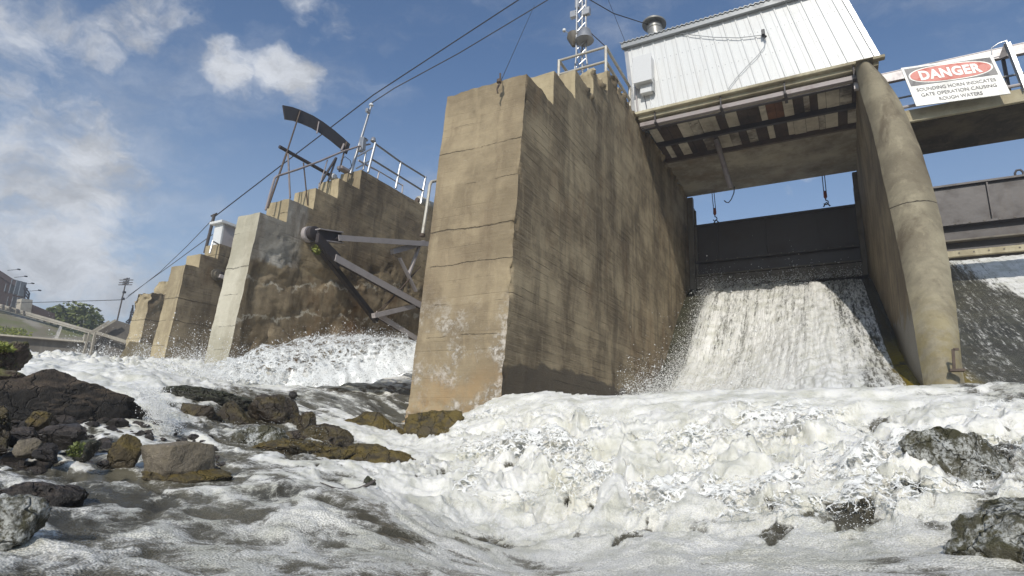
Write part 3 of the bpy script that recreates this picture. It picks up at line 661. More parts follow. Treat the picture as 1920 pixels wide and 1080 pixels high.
# ================================================================ WALKWAY with the sign
wk = thing('walkway', 'concrete walkway bridge right of the round-nosed pier, dark underneath, pipe railing on top', 'walkway', (4, 15, 7.6))
b = MB(); b.box((1.75, 14.25, 7.60), (11, 16.0, 7.86)); b.build('slab', M['conc_soffit_shade'], wk)
b = MB(); b.box((1.72, 14.16, 7.61), (11, 14.245, 7.90)); b.build('edge_face', M['conc_edge'], wk, bevel=.01)
b = MB(); b.box((.9, 14.35, 8.80), (11, 14.46, 9.02)); b.box((.9, 14.34, 9.021), (11, 14.52, 9.035)); b.build('top_channel', M['steel_grey'], wk)
for z, y, r in ((8.36, 14.4, .024), (7.98, 14.15, .035), (8.04, 14.3, .022)): MB().tube([(1.5, y, z), (11, y, z)], r, 8).build('rail', M['galv'] if z > 8.1 else M['steel_grey'], wk)
for x in (3.62, 5.6, 7.6): MB().box((x, 14.42, 7.9), (x+.06, 14.48, 9.0)).build('post', M['steel_dark'], wk)
pa = onY(1886, 78, 14.1); pb = onY(1921, 168, 14.1)
bp = thing('steel_post', 'tall galvanised angle post standing right of the danger sign', 'post', pb)
b = MB(); b.bar(pa, pb, .07, .02); b.bar(pa+(.03, .06, 0), pb+(.03, .06, 0), .02, .11); b.build('angle', M['galv'], bp)
MB().tube([pa+(-.27, 0, -.30), pa+(-.25, 0, -.08), pa+(-.12, 0, .0), pa+(.02, 0, .02)], .010, 6).build('conduit_loop', M['galv'], bp)
b = MB(); b.add([pa+(-.02, .05, 0), pa+(-.16, .05, -.34), pa+(0, .05, -.30), pa+(-.02, .08, 0), pa+(-.16, .08, -.34), pa+(0, .08, -.30)], [(0, 1, 2), (5, 4, 3), (0, 3, 4, 1), (1, 4, 5, 2), (2, 5, 3, 0)]); b.build('gusset', M['steel_dark'], bp)
sg = thing('danger_sign', 'white, black and red DANGER sign about the sounding horn, fixed to the walkway railing', 'sign', (1.8, 13.9, 7.75))
SGY = 13.9; TL, TR, BR, BL = [onY(*p, SGY) for p in ((1689, 127.5), (1860, 103.5), (1895, 175), (1718, 199))]
def sp(u, v, dy=0.):     # sign coordinates 0..1, v up
    p = (1-u)*(1-v)*BL + u*(1-v)*BR + u*v*TR + (1-u)*v*TL; return Vector((p[0], SGY-dy, p[2]))
b = MB(); b.hexa([sp(0, 0), sp(1, 0), sp(1, 0)+Vector((0, .03, 0)), sp(0, 0)+Vector((0, .03, 0)), sp(0, 1), sp(1, 1), sp(1, 1)+Vector((0, .03, 0)), sp(0, 1)+Vector((0, .03, 0))]); b.build('board', M['sign_white'], sg)
def flat(name, pts, dy, mat):
    MB().add([sp(u, v, dy) for u, v in pts], [tuple(range(len(pts)))]).build(name, mat, sg)
flat('black_field', [(.03, .50), (.97, .50), (.97, .955), (.03, .955)], .004, M['sign_black'])
def oval(cx, cy, rx, ry, n=4.0, k=60):   # stadium-like oval
    return [(cx + rx*abs(math.cos(a))**(2/2.6)*(1 if math.cos(a) > 0 else -1), cy + ry*abs(math.sin(a))**(2/2.2)*(1 if math.sin(a) > 0 else -1)) for a in np.linspace(0, 2*math.pi, k, endpoint=False)]
flat('oval_border', oval(.5, .728, .455, .215), .008, M['sign_white']); flat('red_oval', oval(.5, .728, .437, .192), .012, M['sign_red'])
def text(s, u0, u1, v0, v1, mat, dy, off, name='lettering', sx=None):
    cu = bpy.data.curves.new('t', 'FONT'); cu.body = s; cu.offset = off; cu.resolution_u = 3; cu.space_character = 1.08 if off > .02 else 1.0
    ob = link(bpy.data.objects.new('t', cu)); bpy.context.view_layer.update()
    me = bpy.data.meshes.new_from_object(ob.evaluated_get(bpy.context.evaluated_depsgraph_get())); bpy.data.objects.remove(ob)
    co = np.array([v.co[:] for v in me.vertices]); lo, hi = co.min(0), co.max(0)
    for v in me.vertices:
        u = u0 + (v.co.x-lo[0])/(hi[0]-lo[0])*(u1-u0); t = v0 + (v.co.y-lo[1])/(hi[1]-lo[1])*(v1-v0); v.co = sp(u, t, dy)
    me.update(); return link_mesh(name, me, mat, sg)
text('DANGER', .165, .835, .605, .852, M['sign_white'], .016, .045)
text('SOUNDING HORN INDICATES', .075, .925, .345, .43, M['sign_text'], .006, .012)
text('GATE OPERATION CAUSING', .10, .905, .205, .29, M['sign_text'], .006, .012)
text('ROUGH WATERS', .275, .735, .06, .145, M['sign_text'], .006, .012)
# ================================================================ RADIAL GATE between the second and the near pier
AX = -10.3
rg = thing('radial_gate', 'grey steel radial gate with triangular arms pivoting on the second pier', 'gate', (AX, 9, 3))
def ax(px, py, x=AX): return onX(px, py, x)
T0 = ax(587, 438, -10.6)
b = MB(); b.lathe([(.15, 0), (.15, .16), (.17, .17), (.17, .28), (.14, .29)], T0-np.array([.2, 0, 0]), 22, (1, 0, 0)); b.build('trunnion_hub', M['steel_dark'], rg)
b = MB(); b.lathe([(.19, 0), (.19, .12)], T0-np.array([.2, 0, 0]), 22, (1, 0, 0)); b.build('trunnion_flange', M['steel_grey'], rg)
def channel(name, p, q, dep=.26, wid=.16, mat='steel_dark', fl='steel_grey'):
    # I-beam: dark web, light lower flange
    p, q = Vector(p), Vector(q); d = (q-p).normalized(); up = Vector((1, 0, 0)).cross(d); up = up if up.z > 0 else -up
    b = MB(); b.bar(p, q, .03, dep, up); 
    o = b.build(name, M[mat], rg)
    for s in (-1, 1):
        b = MB(); off = up*s*(dep/2+.01); b.bar(p+off, q+off, wid, .022, up); b.build('flange', M[fl], o)
def ibeam(p, q, side=.15, h=.14, name='arm'):
    # beam seen from its side: light outer flange facing +X
    p, q = Vector(p), Vector(q); d = (q-p).normalized(); up = Vector((1, 0, 0)).cross(d).normalized()
    b = MB(); b.bar(p, q, side, .04, up); o = b.build(name, M['steel_dark'], rg)
    b = MB(); b.bar(p+Vector((side/2+.012, 0, 0)), q+Vector((side/2+.012, 0, 0)), .022, h, up); b.build('flange', M['steel_grey'], o)
E_ = 1.16   # arms run on behind the near pier to the skin plate
def ext(p, q, k=E_): p, q = np.array(p), np.array(q); return p + (q-p)*k
ibeam(ax(628, 447), ext(ax(628, 447), ax(792, 458)), .22, .14); channel('arm_taper', ax(596, 440), ax(640, 446), .24, .16)
ibeam(ax(622, 484), ext(ax(622, 484), ax(778, 570)), .22, .17); 
b = MB(); b.hexa([ax(592, 446)+(0,0,-.12), ax(592, 446)+(.1,0,-.12), ax(632, 494)+(.1,0,-.13), ax(632, 494)+(0,0,-.13), ax(592, 446)+(0,0,.1), ax(592, 446)+(.1,0,.1), ax(632, 490)+(.1,0,.14), ax(632, 490)+(0,0,.14)]); b.build('gusset_plate', M['steel_dark'], rg)
b = MB(); b.bar(ax(596, 462, -10.55), ax(706, 602, -10.55), .12, .13); b.build('lower_arm', M['gate'], rg)
ibeam(ax(700, 588, -10.45), ext(ax(700, 588, -10.45), ax(768, 630, -10.45), 1.3), .16, .14, 'lower_arm')
b = MB(); b.bar(ax(700, 592), ax(776, 574), .12, .12); b.build('brace', M['steel_grey'], rg)
b = MB(); b.bar(ax(735, 472), ax(795, 455), .12, .14); b.build('brace', M['steel_grey'], rg)
for p, q, w_ in (((749, 484), (780, 546), .09), ((786, 461), (766, 516), .09), ((718, 580), (788, 500), .035), ((760, 535), (700, 592), .02)):
    b = MB(); b.bar(ax(*p), ax(*q), w_, w_*.6); b.build('brace', M['steel_grey'] if w_ > .05 else M['rust'], rg)
# skin plate, an arc about the trunnion
b = MB(); R_ = 5.6; A = np.linspace(-.62, .22, 24)
vs = [(x, T0[1]+rr_*math.cos(a), T0[2]+rr_*math.sin(a)) for rr_ in (R_, R_+.04) for x in (-10.75, -5.95) for a in A]; n = len(A)
b.add(vs, [(i, i+1, n+i+1, n+i) for i in range(n-1)] + [(2*n+i+1, 2*n+i, 3*n+i, 3*n+i+1) for i in range(n-1)], True); b.build('skin_plate', M['gate'], rg)
AX2 = -6.5
b = MB(); b.bar((AX2, T0[1], T0[2]), (AX2, T0[1]+R_*math.cos(.15), T0[2]+R_*math.sin(.15)), .2, .22); b.build('arm', M['steel_dark'], rg)
b = MB(); b.bar((AX2, T0[1], T0[2]), (AX2, T0[1]+R_*math.cos(-.5), T0[2]+R_*math.sin(-.5)), .2, .22); b.build('arm', M['steel_dark'], rg)
# trunnion of the gate on the third pier
t3 = thing('gate_trunnion', 'round dark gate trunnion on the side of the third pier with a stub arm', 'trunnion', onX(405, 515, -15.4))
q = onX(405, 515, -15.48)
MB().lathe([(.17, 0), (.17, .05), (.11, .06), (.11, .13)], q, 18, (1, 0, 0)).build('hub', M['gate_rust'], t3)
MB().bar(q+(.18, 0, -.05), q+(.3, 1.4, -.25), .08, .10).build('stub_arm', M['steel_grey'], t3)
MB().bar(q+(.18, 0, .05), q+(.3, 1.4, .0), .05, .05).build('stub_arm', M['steel_dark'], t3)
# weed growing on the trunnion
def leaves(center, rad, n, size, rs, flat_=1.):
    V, Q = [], []
    for k in range(n):
        d = rs.normal(size=3); d /= np.linalg.norm(d); p = center + d*np.array(rad)*rs.uniform(.2, 1)**.6
        a = rs.normal(size=3); a /= np.linalg.norm(a); c = np.cross(a, rs.normal(size=3)); c /= np.linalg.norm(c)
        s_ = size*rs.uniform(.5, 1.3); i = len(V); V += [p-a*s_, p+c*s_*.45, p+a*s_, p-c*s_*.45]; Q.append([i, i+1, i+2, i+3])
    return np.array(V), np.array(Q)
q = onX(594, 468, -10.5); V, Q = leaves(q, (.10, .12, .12), 90, .05, RNG)
o = link_mesh('weed', np_mesh('weed', V, Q, False), M['grass_y'], None, q); tag(o, 'small yellow-green weed growing below the gate trunnion on the second pier', 'plant')
# ================================================================ pipework and arched plate above the second pier
ar = thing('arched_plate', 'dark curved steel plate standing on thin rods above the second pier', 'arched plate', ax(505, 392, -11.2))
X2 = -11.25
cl = [(531, 211), (548, 214), (565, 220), (585, 229), (603, 240), (622, 254), (640, 269), (652, 280)]
P_ = [onX(*p, X2) for p in cl]; b = MB(); vs = []; n = len(P_)
for x in (0, .035):
    for s in (-.17, .17):
        for i, p in enumerate(P_):
            d = P_[min(i+1, n-1)]-P_[max(i-1, 0)]; nn_ = np.array([0, -d[2], d[1]]); nn_ /= np.linalg.norm(nn_); vs.append(p + nn_*s + np.array([x, 0, 0]))
ff = [(i, i+1, n+i+1, n+i) for i in range(n-1)] + [(2*n+i+1, 2*n+i, 3*n+i, 3*n+i+1) for i in range(n-1)] + [(i+1, i, 2*n+i, 2*n+i+1) for i in range(n-1)] + [(n+i, n+i+1, 3*n+i+1, 3*n+i) for i in range(n-1)] + [(0, n, 3*n, 2*n), (n-1, 3*n-1+n-n, 4*n-1, 2*n-1)]
b.add(vs, ff[:-1] + [(n-1, 3*n-1, 4*n-1, 2*n-1)], True); b.build('plate', M['gate'], ar)
def rod(parent, p, q, x, r=.018, mat='rust', name='rod', x2=None): return MB().tube([onX(*p, x), onX(*q, x if x2 is None else x2)], r, 6).build(name, M[mat], parent)
rod(ar, (563, 208), (538, 285), X2+.06); rod(ar, (538, 285), (502, 390), X2+.06, .024); rod(ar, (540, 288), (544, 372), X2+.1, .022, 'lilac_steel')
rod(ar, (598, 228), (594, 250), X2+.06, .018, 'lilac_steel'); rod(ar, (650, 266), (636, 322), X2+.06, .022); rod(ar, (630, 296), (600, 345), X2+.1, .03, 'steel_dark'); rod(ar, (645, 270), (640, 282), X2+.08, .03, 'lilac_steel')
rod(ar, (524, 275), (632, 336), X2+.02, .045, 'steel_dark', 'long_bar')
rod(ar, (631, 296), (615, 340), X2+.1, .025, 'steel_dark')
hr = thing('handrail', 'thin pipe handrail climbing the steps of the second pier below the arched plate', 'handrail', onX(500, 395, -11.0))
MB().tube([onX(*p, -11.0) for p in ((498, 394), (508, 358), (515, 334), (520, 330), (560, 317), (600, 302), (640, 285), (670, 275), (694, 270))], .026, 7).build('rail', M['lilac_steel'], hr)
for p, q, mt in (((569, 305), (577, 385), 'rust'), ((614, 300), (598, 352), 'lilac_steel')): rod(hr, p, q, -11.0, .016, mt, 'post')
bl = tag(MB().lathe([(.03, -.1), (.10, -.06), (.12, 0), (.10, .06), (.03, .1)], onX(624, 332, -11.2), 14).build('white_float', M['white_box'], None, onX(624, 332, -11.2)), 'small white ball-shaped fitting on the upper step of the second pier', 'fitting')
# galvanised railing on the second pier
ra = thing('railing', 'galvanised two-rail railing along the top of the second pier', 'railing', onX(690, 320, -10.9))
def rails(t, x, tops, mids, posts, mat='galv', r=.03):
    for l in (tops, mids): MB().tube([onX(*p, x) for p in l], r, 8).build('rail', M[mat], t)
    for p, q in posts: MB().tube([onX(*p, x), onX(*q, x)], r*1.15, 8).build('post', M[mat], t)
rails(ra, -10.9, [(703, 269), (750, 303), (797, 332)], [(698, 299), (745, 328), (792, 357)], [((704, 268), (690, 323)), ((752, 303), (742, 353)), ((798, 331), (789, 382))])
rails(ra, -11.5, [(671, 293), (703, 275)], [(668, 316), (698, 299)], [((686, 285), (681, 318))], 'galv', .024)
rails(ra, -11.5, [(672, 300), (712, 322), (755, 348)], [(672, 301), (690, 312), (712, 322)], [((711, 321), (708, 335)), ((755, 346), (754, 362))], 'steel_grey', .02)
ms = thing('antenna_mast', 'white antenna mast with small boxes on the top step of the second pier', 'mast', onX(657, 326, -11.1))
MB().tube([onX(657, 326, -11.1), onX(696, 198, -11.1)], [.045, .03], 10).build('pole', M['galv'], ms)
q = onX(696, 197, -11.1); MB().lathe([(.02, -.06), (.07, -.02), (.05, .04), (.01, .07)], q, 10).build('top_cap', M['white_box'], ms)
for p, (a_, c_) in (((680, 270), (.07, .19)), ((676, 281), (.06, .05)), ((684, 262), (.07, .03)), ((690, 208), (.04, .06))):
    q = onX(*p, -11.0); MB().box(q-(a_, .07, c_), q+(a_, .07, c_)).build('instrument_box', M['galv'], ms, bevel=.01)
q = onX(700, 262, -10.95); MB().lathe([(.03, -.09), (.08, -.05), (.06, .05), (.01, .09)], q, 12).build('sensor', M['galv'], ms)
vl = thing('camera_housing', 'small brown device on a bracket beside the white antenna mast', 'device', onX(641, 315, -11.1))
q = onX(644, 318, -11.1); MB().box(q-(.10, .16, .05), q+(.10, .16, .05)).build('housing', M['lilac_steel'], vl, bevel=.02)
MB().tube([q+(0, .15, .05), q+(0, .28, .2), q+(0, .2, .36), q+(0, 0, .38), q+(0, -.12, .22), q+(0, -.1, .05)], .009, 6).build('wire_loop', M['wire'], vl)
tk = thing('cylinder_tank', 'small beige tank lying at the far end of the second pier top', 'tank', onX(790, 378, -11.3))
q = onX(783, 376, -11.3); MB().lathe([(.06, 0), (.17, .02), (.19, .08), (.19, .9), (.1, .96)], q, 16, (.1, 1, -.02)).build('shell', M['white_pipe'], tk)
MB().lathe([(.09, 0), (.09, .05)], q+np.array([.0, -.05, 0]), 12, (.1, 1, 0)).build('end_cap', M['rust'], tk)
dp = thing('vent_pipe', 'white bent pipe close behind the left edge of the large pier', 'pipe', onX(792, 440, -7.6))
MB().tube([onX(*p, -7.6) for p in ((792, 440), (800, 390), (806, 347), (809, 341), (818, 339))], .035, 9).build('pipe', M['white_pipe'], dp)
q = onX(792, 441, -7.6); MB().lathe([(.06, -.03), (.06, .03)], q, 12).build('flange', M['rust'], dp)
# ================================================================ railing and siren mast on the near pier
PX, PXB = -4.45, -5.75
r1 = thing('railing', 'cream pipe railing with two rails on top of the large pier beside the shed', 'railing', onX(1136, 140, PX))
A_ = onX(1136, 88, PX); B_ = onX(1137, 140, PX); zt, zb, y0_ = A_[2], 9.33, A_[1]; zm = (zt+zb)/2+.05
ysh = 14.2
for z in (zt, zm):
    MB().tube([(PXB, y0_, z), (PX, y0_, z)], .034, 9).build('rail', M['white_pipe'], r1)
    MB().tube([(PX, y0_, z), (PX, ysh+.3, z)], .04, 9).build('rail', M['white_pipe'], r1)
    MB().tube([(PXB, y0_, z), (PXB, ysh+2, z)], .04, 9).build('rail', M['white_pipe'], r1)
for x, y in ((PX, y0_), (PXB, y0_), (PX, ysh), (PXB, ysh)): MB().tube([(x, y, 9.3), (x, y, zt+.02)], .038, 9).build('post', M['white_pipe'], r1)
MC_Y = 12.6; bx, tx = onY(1092, 150, MC_Y), onY(1087, -60, MC_Y)
mt = thing('siren_mast', 'galvanised lattice mast with a bell-shaped siren and instruments on the large pier', 'mast', (bx[0], MC_Y, 9.33))
cx0 = bx[0]; leg = []
for k in range(3):
    a_ = math.radians(90+120*k+15); f0 = Vector((cx0+.27*math.cos(a_), MC_Y+.27*math.sin(a_), 9.33)); f1 = Vector((cx0-.03+.15*math.cos(a_), MC_Y+.15*math.sin(a_), 10.4)); f2 = Vector((cx0-.05+.13*math.cos(a_), MC_Y+.13*math.sin(a_), 13.4))
    leg.append((f0, f1, f2)); MB().tube([f0, f0.lerp(f1, .35)+Vector((0, 0, .05)), f1, f2], .028, 7).build('leg', M['galv'], mt)
for i in range(14):
    z0_, z1_ = 9.5+i*.28, 9.5+(i+1)*.28
    def at(k, z):
        f0, f1, f2 = leg[k]; return f0.lerp(f1, (z-9.33)/1.07) if z < 10.4 else f1.lerp(f2, (z-10.4)/3.)
    for k in range(3): MB().tube([at(k, z0_), at((k+1) % 3, z1_)], .011, 5).build('lacing', M['galv'], mt)
q = onY(1096, 68, MC_Y-.1); MB().lathe([(.02, .30), (.05, .24), (.16, .16), (.19, .04), (.24, -.10), (.25, -.14), (.18, -.13)], q, 22).build('siren_bell', M['galv'], mt)
q = onY(1076, 70, MC_Y); MB().lathe([(.05, .16), (.17, .10), (.19, -.02), (.12, -.16), (.05, -.28)], q, 18).build('siren_motor', M['gate_rust'], mt)
q = onY(1058, 57, MC_Y); MB().tube([onY(1072, 66, MC_Y), q], .014, 6).build('sensor_arm', M['galv'], mt); MB().lathe([(.01, -.06), (.05, -.03), (.05, .03), (.01, .06)], q, 10).build('sensor', M['white_box'], mt)
for (px, py, a_, c_) in ((1100, 22, .10, .11), (1075, 28, .08, .1), (1083, 8, .06, .14)):
    q = onY(px, py, MC_Y-.05); MB().box(q-(a_, .06, c_), q+(a_, .06, c_)).build('instrument_box', M['galv'], mt, bevel=.01)
# anchor on the front edge of the near pier
an = thing('rope_anchor', 'rusty shackle and ring fixed on the front edge of the large pier top', 'anchor', onY(937, 160, 7.62))
q = onY(938, 158, 7.62); MB().tube([q+(0, -.02, .2), q+(.02, -.03, .02), q+(-.02, -.05, -.1)], .016, 7).build('ring_bolt', M['rust'], an)
MB().lathe([(.01, .05), (.045, .02), (.045, -.03), (.01, -.06)], q+np.array([0, -.04, .04]), 10).build('shackle', M['rust'], an)
MB().tube([q+(.0, -.06, -.05), q+(-.03, -.05, -.12), q+(-.01, -.05, -.2)], .013, 7).build('hook', M['rust'], an)
cable('guy_wire', 'thin guy wire rising from the anchor on the large pier to the mast', [onY(940, 150, 7.7), onY(1002, 10, 12.3)], .006, 'wire')
# overhead lines
cable('overhead_cable', 'black overhead cable running from the far pole up past the arched plate', [onD(-60, 566, 60), onD(70, 567, 55), onD(234, 562, 41)], .02, 'wire')
cable('overhead_cable', 'upper black overhead cable crossing the sky to the top of the picture', [onD(404, 405, 22), onD(560, 285, 19), onD(700, 178, 17), onD(860, 73, 15.5), onD(1010, -25, 14)], .020, 'wire')
cable('overhead_cable', 'black overhead cable from the antenna mast to the top of the picture', [onX(697, 193, -11.1), onD(740, 165, 15.6), onD(860, 100, 15), onD(1035, -5, 14)], .016, 'wire')
cable('overhead_cable', 'distant overhead cable between the utility pole and the pole by the white hut', [onD(236, 560, 41), onD(300, 510, 34), onD(350, 462, 28), onD(402, 408, 22)], .014, 'wire')
cable('overhead_cable', 'faint second overhead cable low beside the white hut', [onD(240, 555, 41), onD(330, 490, 30), onD(398, 440, 22)], .016, 'wire')
cable('overhead_cable', 'cable from the siren mast to the roof vent of the shed', [onY(1100, -4, 12.6), onY(1150, 25, 13.5), onY(1215, 46, 15.2)], .014, 'wire')
cable('overhead_cable', 'thin wire from the top of the picture to the left roof corner of the shed', [onY(1138, -6, 13.2), onY(1172, 78, 14.1)], .006, 'wire')
cable('overhead_cable', 'short cable from the siren bell to the cream railing', [onY(1108, 62, 12.5), onY(1134, 86, 12.4)], .013, 'wire')
# hut on the third pier with its pole
h3 = thing('small_hut', 'small white hut with a pitched roof standing on the third pier', 'hut', (-15.9, 10.4, 5.8))
hl, hr_ = onX(385, 473, -15.7), onX(412, 412, -15.7)
hx0, hx1, hy0, hy1, hz = -16.0, -15.62, 10.15, 11.9, 5.3
MB().box((hx0, hy0, hz), (hx1, hy0+.05, hz+1.12)).build('front_wall', M['white_metal'], h3)
MB().box((hx1-.05, hy0+.052, hz), (hx1, hy1, hz+1.12)).build('side_wall', M['steel_grey'], h3)
MB().box((hx1+.003, hy0+.5, hz+.1), (hx1+.03, hy0+1.3, hz+.9)).build('door', M['galv'], h3)
MB().box((hx0, hy1, hz), (hx1, hy1+.05, hz+1.12)).build('back_wall', M['white_metal'], h3)
MB().box((hx0, hy0+.052, hz), (hx0+.05, hy1, hz+1.12)).build('side_wall', M['white_metal'], h3)
b = MB(); b.hexa([(hx0-.1, hy0-.12, hz+1.12), (hx1+.1, hy0-.12, hz+1.12), (hx1+.1, hy1+.15, hz+1.12), (hx0-.1, hy1+.15, hz+1.12), (hx0-.1, hy0-.12, hz+1.19), (hx1+.1, hy0-.12, hz+1.19), (hx1+.1, hy1+.15, hz+1.19), (hx0-.1, hy1+.15, hz+1.19)]); b.build('roof', M['white_metal'], h3)
hp = thing('wooden_pole', 'short dark pole beside the small white hut carrying the overhead cable', 'pole', onD(384, 474, 21))
MB().tube([onD(384, 474, 21), onD(402, 402, 21)], .05, 8).build('shaft', M['timber'], hp); q = onD(401, 404, 21)
MB().tube([q+(-.14, 0, .0), q+(.14, 0, .05)], .03, 6).build('crossarm', M['timber'], hp)
hrr = thing('handrail', 'short grey handrail on the third pier beside the white hut', 'handrail', onX(392, 470, -15.6))
MB().tube([onX(393, 475, -15.55), onX(399, 452, -15.55), onX(418, 463, -15.55)], .03, 6).build('rail', M['galv'], hrr)
# ================================================================ FAR LEFT BANK
def q4(name, mat, pts, thick, parent=None, kind=None, base=None, zdrop=0):
    P = [Vector(p) for p in pts]; cc = sum(P, Vector((0, 0, 0)))/4; nrm = Vector((cc.x, cc.y, (cc.z-HC)*.9)).normalized()*abs(thick)
    b = MB(); b.hexa([P[0], P[1], P[1]+nrm, P[0]+nrm, P[3], P[2], P[2]+nrm, P[3]+nrm]); return b.build(name, mat, parent, base)
wl = q4('retaining_wall', M['conc_far'], [onD(-160, 690, 29), onD(170, 690, 27.5), onD(170, 641, 27.5), onD(-160, 616, 29)], .4, None, None, onD(80, 680, 28)); tag(wl, 'low dark grey retaining wall at the far left edge of the river', 'wall')
tp = MB().bar(onD(-160, 615.5, 28.9), onD(163, 641.5, 27.4), .3, .05).build('coping', M['conc_far_trim'], None, onD(160, 642, 27.4)); tag(tp, 'thin pale coping line on top of the far retaining wall', 'coping')
bk = MB(); bk.hexa([onD(-300, 640, 42), onD(175, 655, 42), onD(175, 655, 60), onD(-300, 640, 66), onD(-300, 503, 52), onD(180, 628, 50), onD(190, 628, 62), onD(-300, 500, 80)])
m, N, b__ = new_mat('bank_slope'); P = N.pos(); c = N.mix(N.step(N.noise(P, .35, 6, .65), .42, .62), (.20, .17, .12), (.14, .15, .05))
N.put(b__.inputs['Base Color'], N.mix(N.step(N.noise(N.scalev(P, 1, 1, .2), .5, 5), .45, .65), c, (.30, .27, .22))); b__.inputs['Roughness'].default_value = .9; M['bank'] = m
o = bk.build('bank_terrain', m); o['kind'] = 'structure'
rl = thing('bank_railing', 'long low concrete railing with posts along the top of the far left bank', 'railing', onD(80, 600, 49))
for dy, r_ in ((-3, .14), (1, .10)): MB().bar(onD(-60, 558+dy, 50.5), onD(178, 626+dy, 49), r_, r_).build('rail', M['conc_far_trim'], rl)
for i in range(16):
    px = -20+i*13; py = 558+(px+60)*68/238; MB().bar(onD(px, py+4, 49.7), onD(px, py-5, 49.7), .12, .12).build('post', M['conc_far'], rl)
st = q4('drain_chute', M['conc_far_trim'], [onD(98, 640, 41.5), onD(107, 640, 41.5), onD(117, 613, 45), onD(112, 611, 45)], .1, None, None, onD(103, 638, 41.5)); tag(st, 'pale streak-like concrete chute down the far bank slope', 'chute')
for px, py, rx, n, lb in ((14, 624, .8, 400, 'yellow-green bush on the bank slope at the far left edge'), (38, 628, .5, 200, 'small low bush on the bank slope beside the larger yellow one')):
    q = onD(px, py, 41); V, Q = leaves(q, (rx*1.3, rx, .35), n, .09, RNG); o = link_mesh('bush', np_mesh('bush', V, Q, False), M['grass_y'], None, q); tag(o, lb, 'bush')
# brick building
bd = thing('brick_building', 'dark brick building with tall windows at the left edge above the bank', 'building', onD(20, 590, 60))
def BP(px, py, D=60): return onD(px, py, D)
q4('wall', M['brick'], [BP(-180, 560, 74), BP(46, 602, 58), BP(46, 546, 58), BP(-180, 400, 74)], -3, bd)
q4('cornice', M['brick'], [BP(-180, 404, 73.4), BP(48, 549, 57.4), BP(53, 541, 57.4), BP(-180, 392, 73.4)], -.5, bd)
for k in range(5):
    px = 4+k*8.6; w_ = MB(); a = BP(px, 545+k*2.6, 61.2-k*1.05); MB().bar(a, a+(0, 0, 1.1), .35, .12).build('window', M['window_glass'], bd)
    a = BP(px, 588+k*2.2, 61-k*1.05); MB().bar(a, a+(0, 0, 1.5), .4, .12).build('window', M['window_glass'], bd)
for k in range(4):
    a = BP(14+k*13, 507+k*13, 60); e = a+(1.1, .3, .05); g_ = thing('flood_lamp', ['flood lamp on a roof arm nearest the left edge of the brick building', 'second flood lamp arm on the brick building roof', 'third flood lamp arm on the brick building roof', 'last flood lamp arm above the roof corner of the brick building'][k], 'lamp', a, 'flood lamps on the brick building')
    MB().bar(a, e, .03, .03).build('arm', M['wire'], g_); MB().box(e-(.09, .09, .04), e+(.09, .09, .04)).build('lamp_head', M['wire'], g_)
fm = thing('steel_gantry', 'thin lattice steel gantry at the corner of the brick building', 'gantry', BP(52, 570, 57))
for p, q_ in (((40, 528), (55, 550)), ((55, 550), (50, 576)), ((47, 545), (45, 575)), ((40, 534), (54, 556)), ((47, 552), (54, 562)), ((46, 562), (52, 570))): MB().bar(BP(*p, 57), BP(*q_, 57), .09, .09).build('bar', M['wire'], fm)
MB().bar(BP(43, 590, 56.5), BP(47, 562, 56.5), .7, .7).build('column', M['conc_far_trim'], fm)
lb_ = q4('long_building', M['brick'], [BP(48, 600, 57), BP(103, 610, 54), BP(103, 588, 54), BP(48, 566, 57)], -3, None, None, BP(75, 600, 56)); tag(lb_, 'long low grey-brown building right of the brick building', 'building')
for i, (px, py, rx, rz) in enumerate(((112, 612, 1.7, 1.4), (124, 606, 2.0, 1.5), (140, 606, 2.2, 1.9), (153, 610, 1.8, 1.5), (163, 617, 1.2, .9))):
    q = onD(px, py, 62); V, Q = leaves(q, (rx, rx, rz), 900, .24, RNG)
    t_ = thing('tree', ['leftmost green tree beside the long low building', 'second green tree right of the long low building', 'tallest rounded green tree on the far bank', 'green tree right of the tallest one on the far bank', 'smallest green tree at the right end of the far tree row'][i], 'tree', q-(0, 0, 1.8), 'trees on the far bank')
    link_mesh('crown', np_mesh('crown', V, Q, False), M['leaf'], t_); MB().tube([q-(0, 0, 1.9), q], [.14, .06], 6).build('trunk', M['timber'], t_)
# poles
up = thing('utility_pole', 'tall leaning utility pole with three crossarms against the sky at left', 'utility pole', onD(219, 602, 41))
MB().tube([onD(219, 604, 41), onD(238, 521, 41)], [.045, .03], 8).build('shaft', M['timber'], up)
for py, px, w_ in ((525, 237, .75), (530, 236, .75), (534, 235, .75)):
    q = onD(px, py, 40.8); b = MB().bar(q-(w_*.45, .2, .02), q+(w_*.45, .2, .02), .04, .04); o = b.build('crossarm', M['timber'], up)
    for s in (-.28, -.14, .14, .28): MB().box(q+(s-.02, -.02, .02), q+(s+.02, .02, .11)).build('insulator', M['wire'], o)
for py in (548, 560): q = onD(233-(py-548)*.2, py, 40.8); MB().box(q-(.08, .06, .06), q+(.08, .06, .06)).build('bracket', M['wire'], up)
sp_ = thing('utility_pole', 'tiny far utility pole standing among the trees on the far bank', 'utility pole', onD(116, 602, 64))
MB().tube([onD(116, 604, 64), onD(118, 580, 64)], .10, 6).build('shaft', M['timber'], sp_); q = onD(118, 583, 64); MB().bar(q-(.3, 0, 0), q+(.3, 0, 0), .06, .06).build('crossarm', M['timber'], sp_)
tw = thing('lattice_tower', 'small dark lattice transmission tower behind the far concrete abutment', 'tower', onD(245, 608, 45))
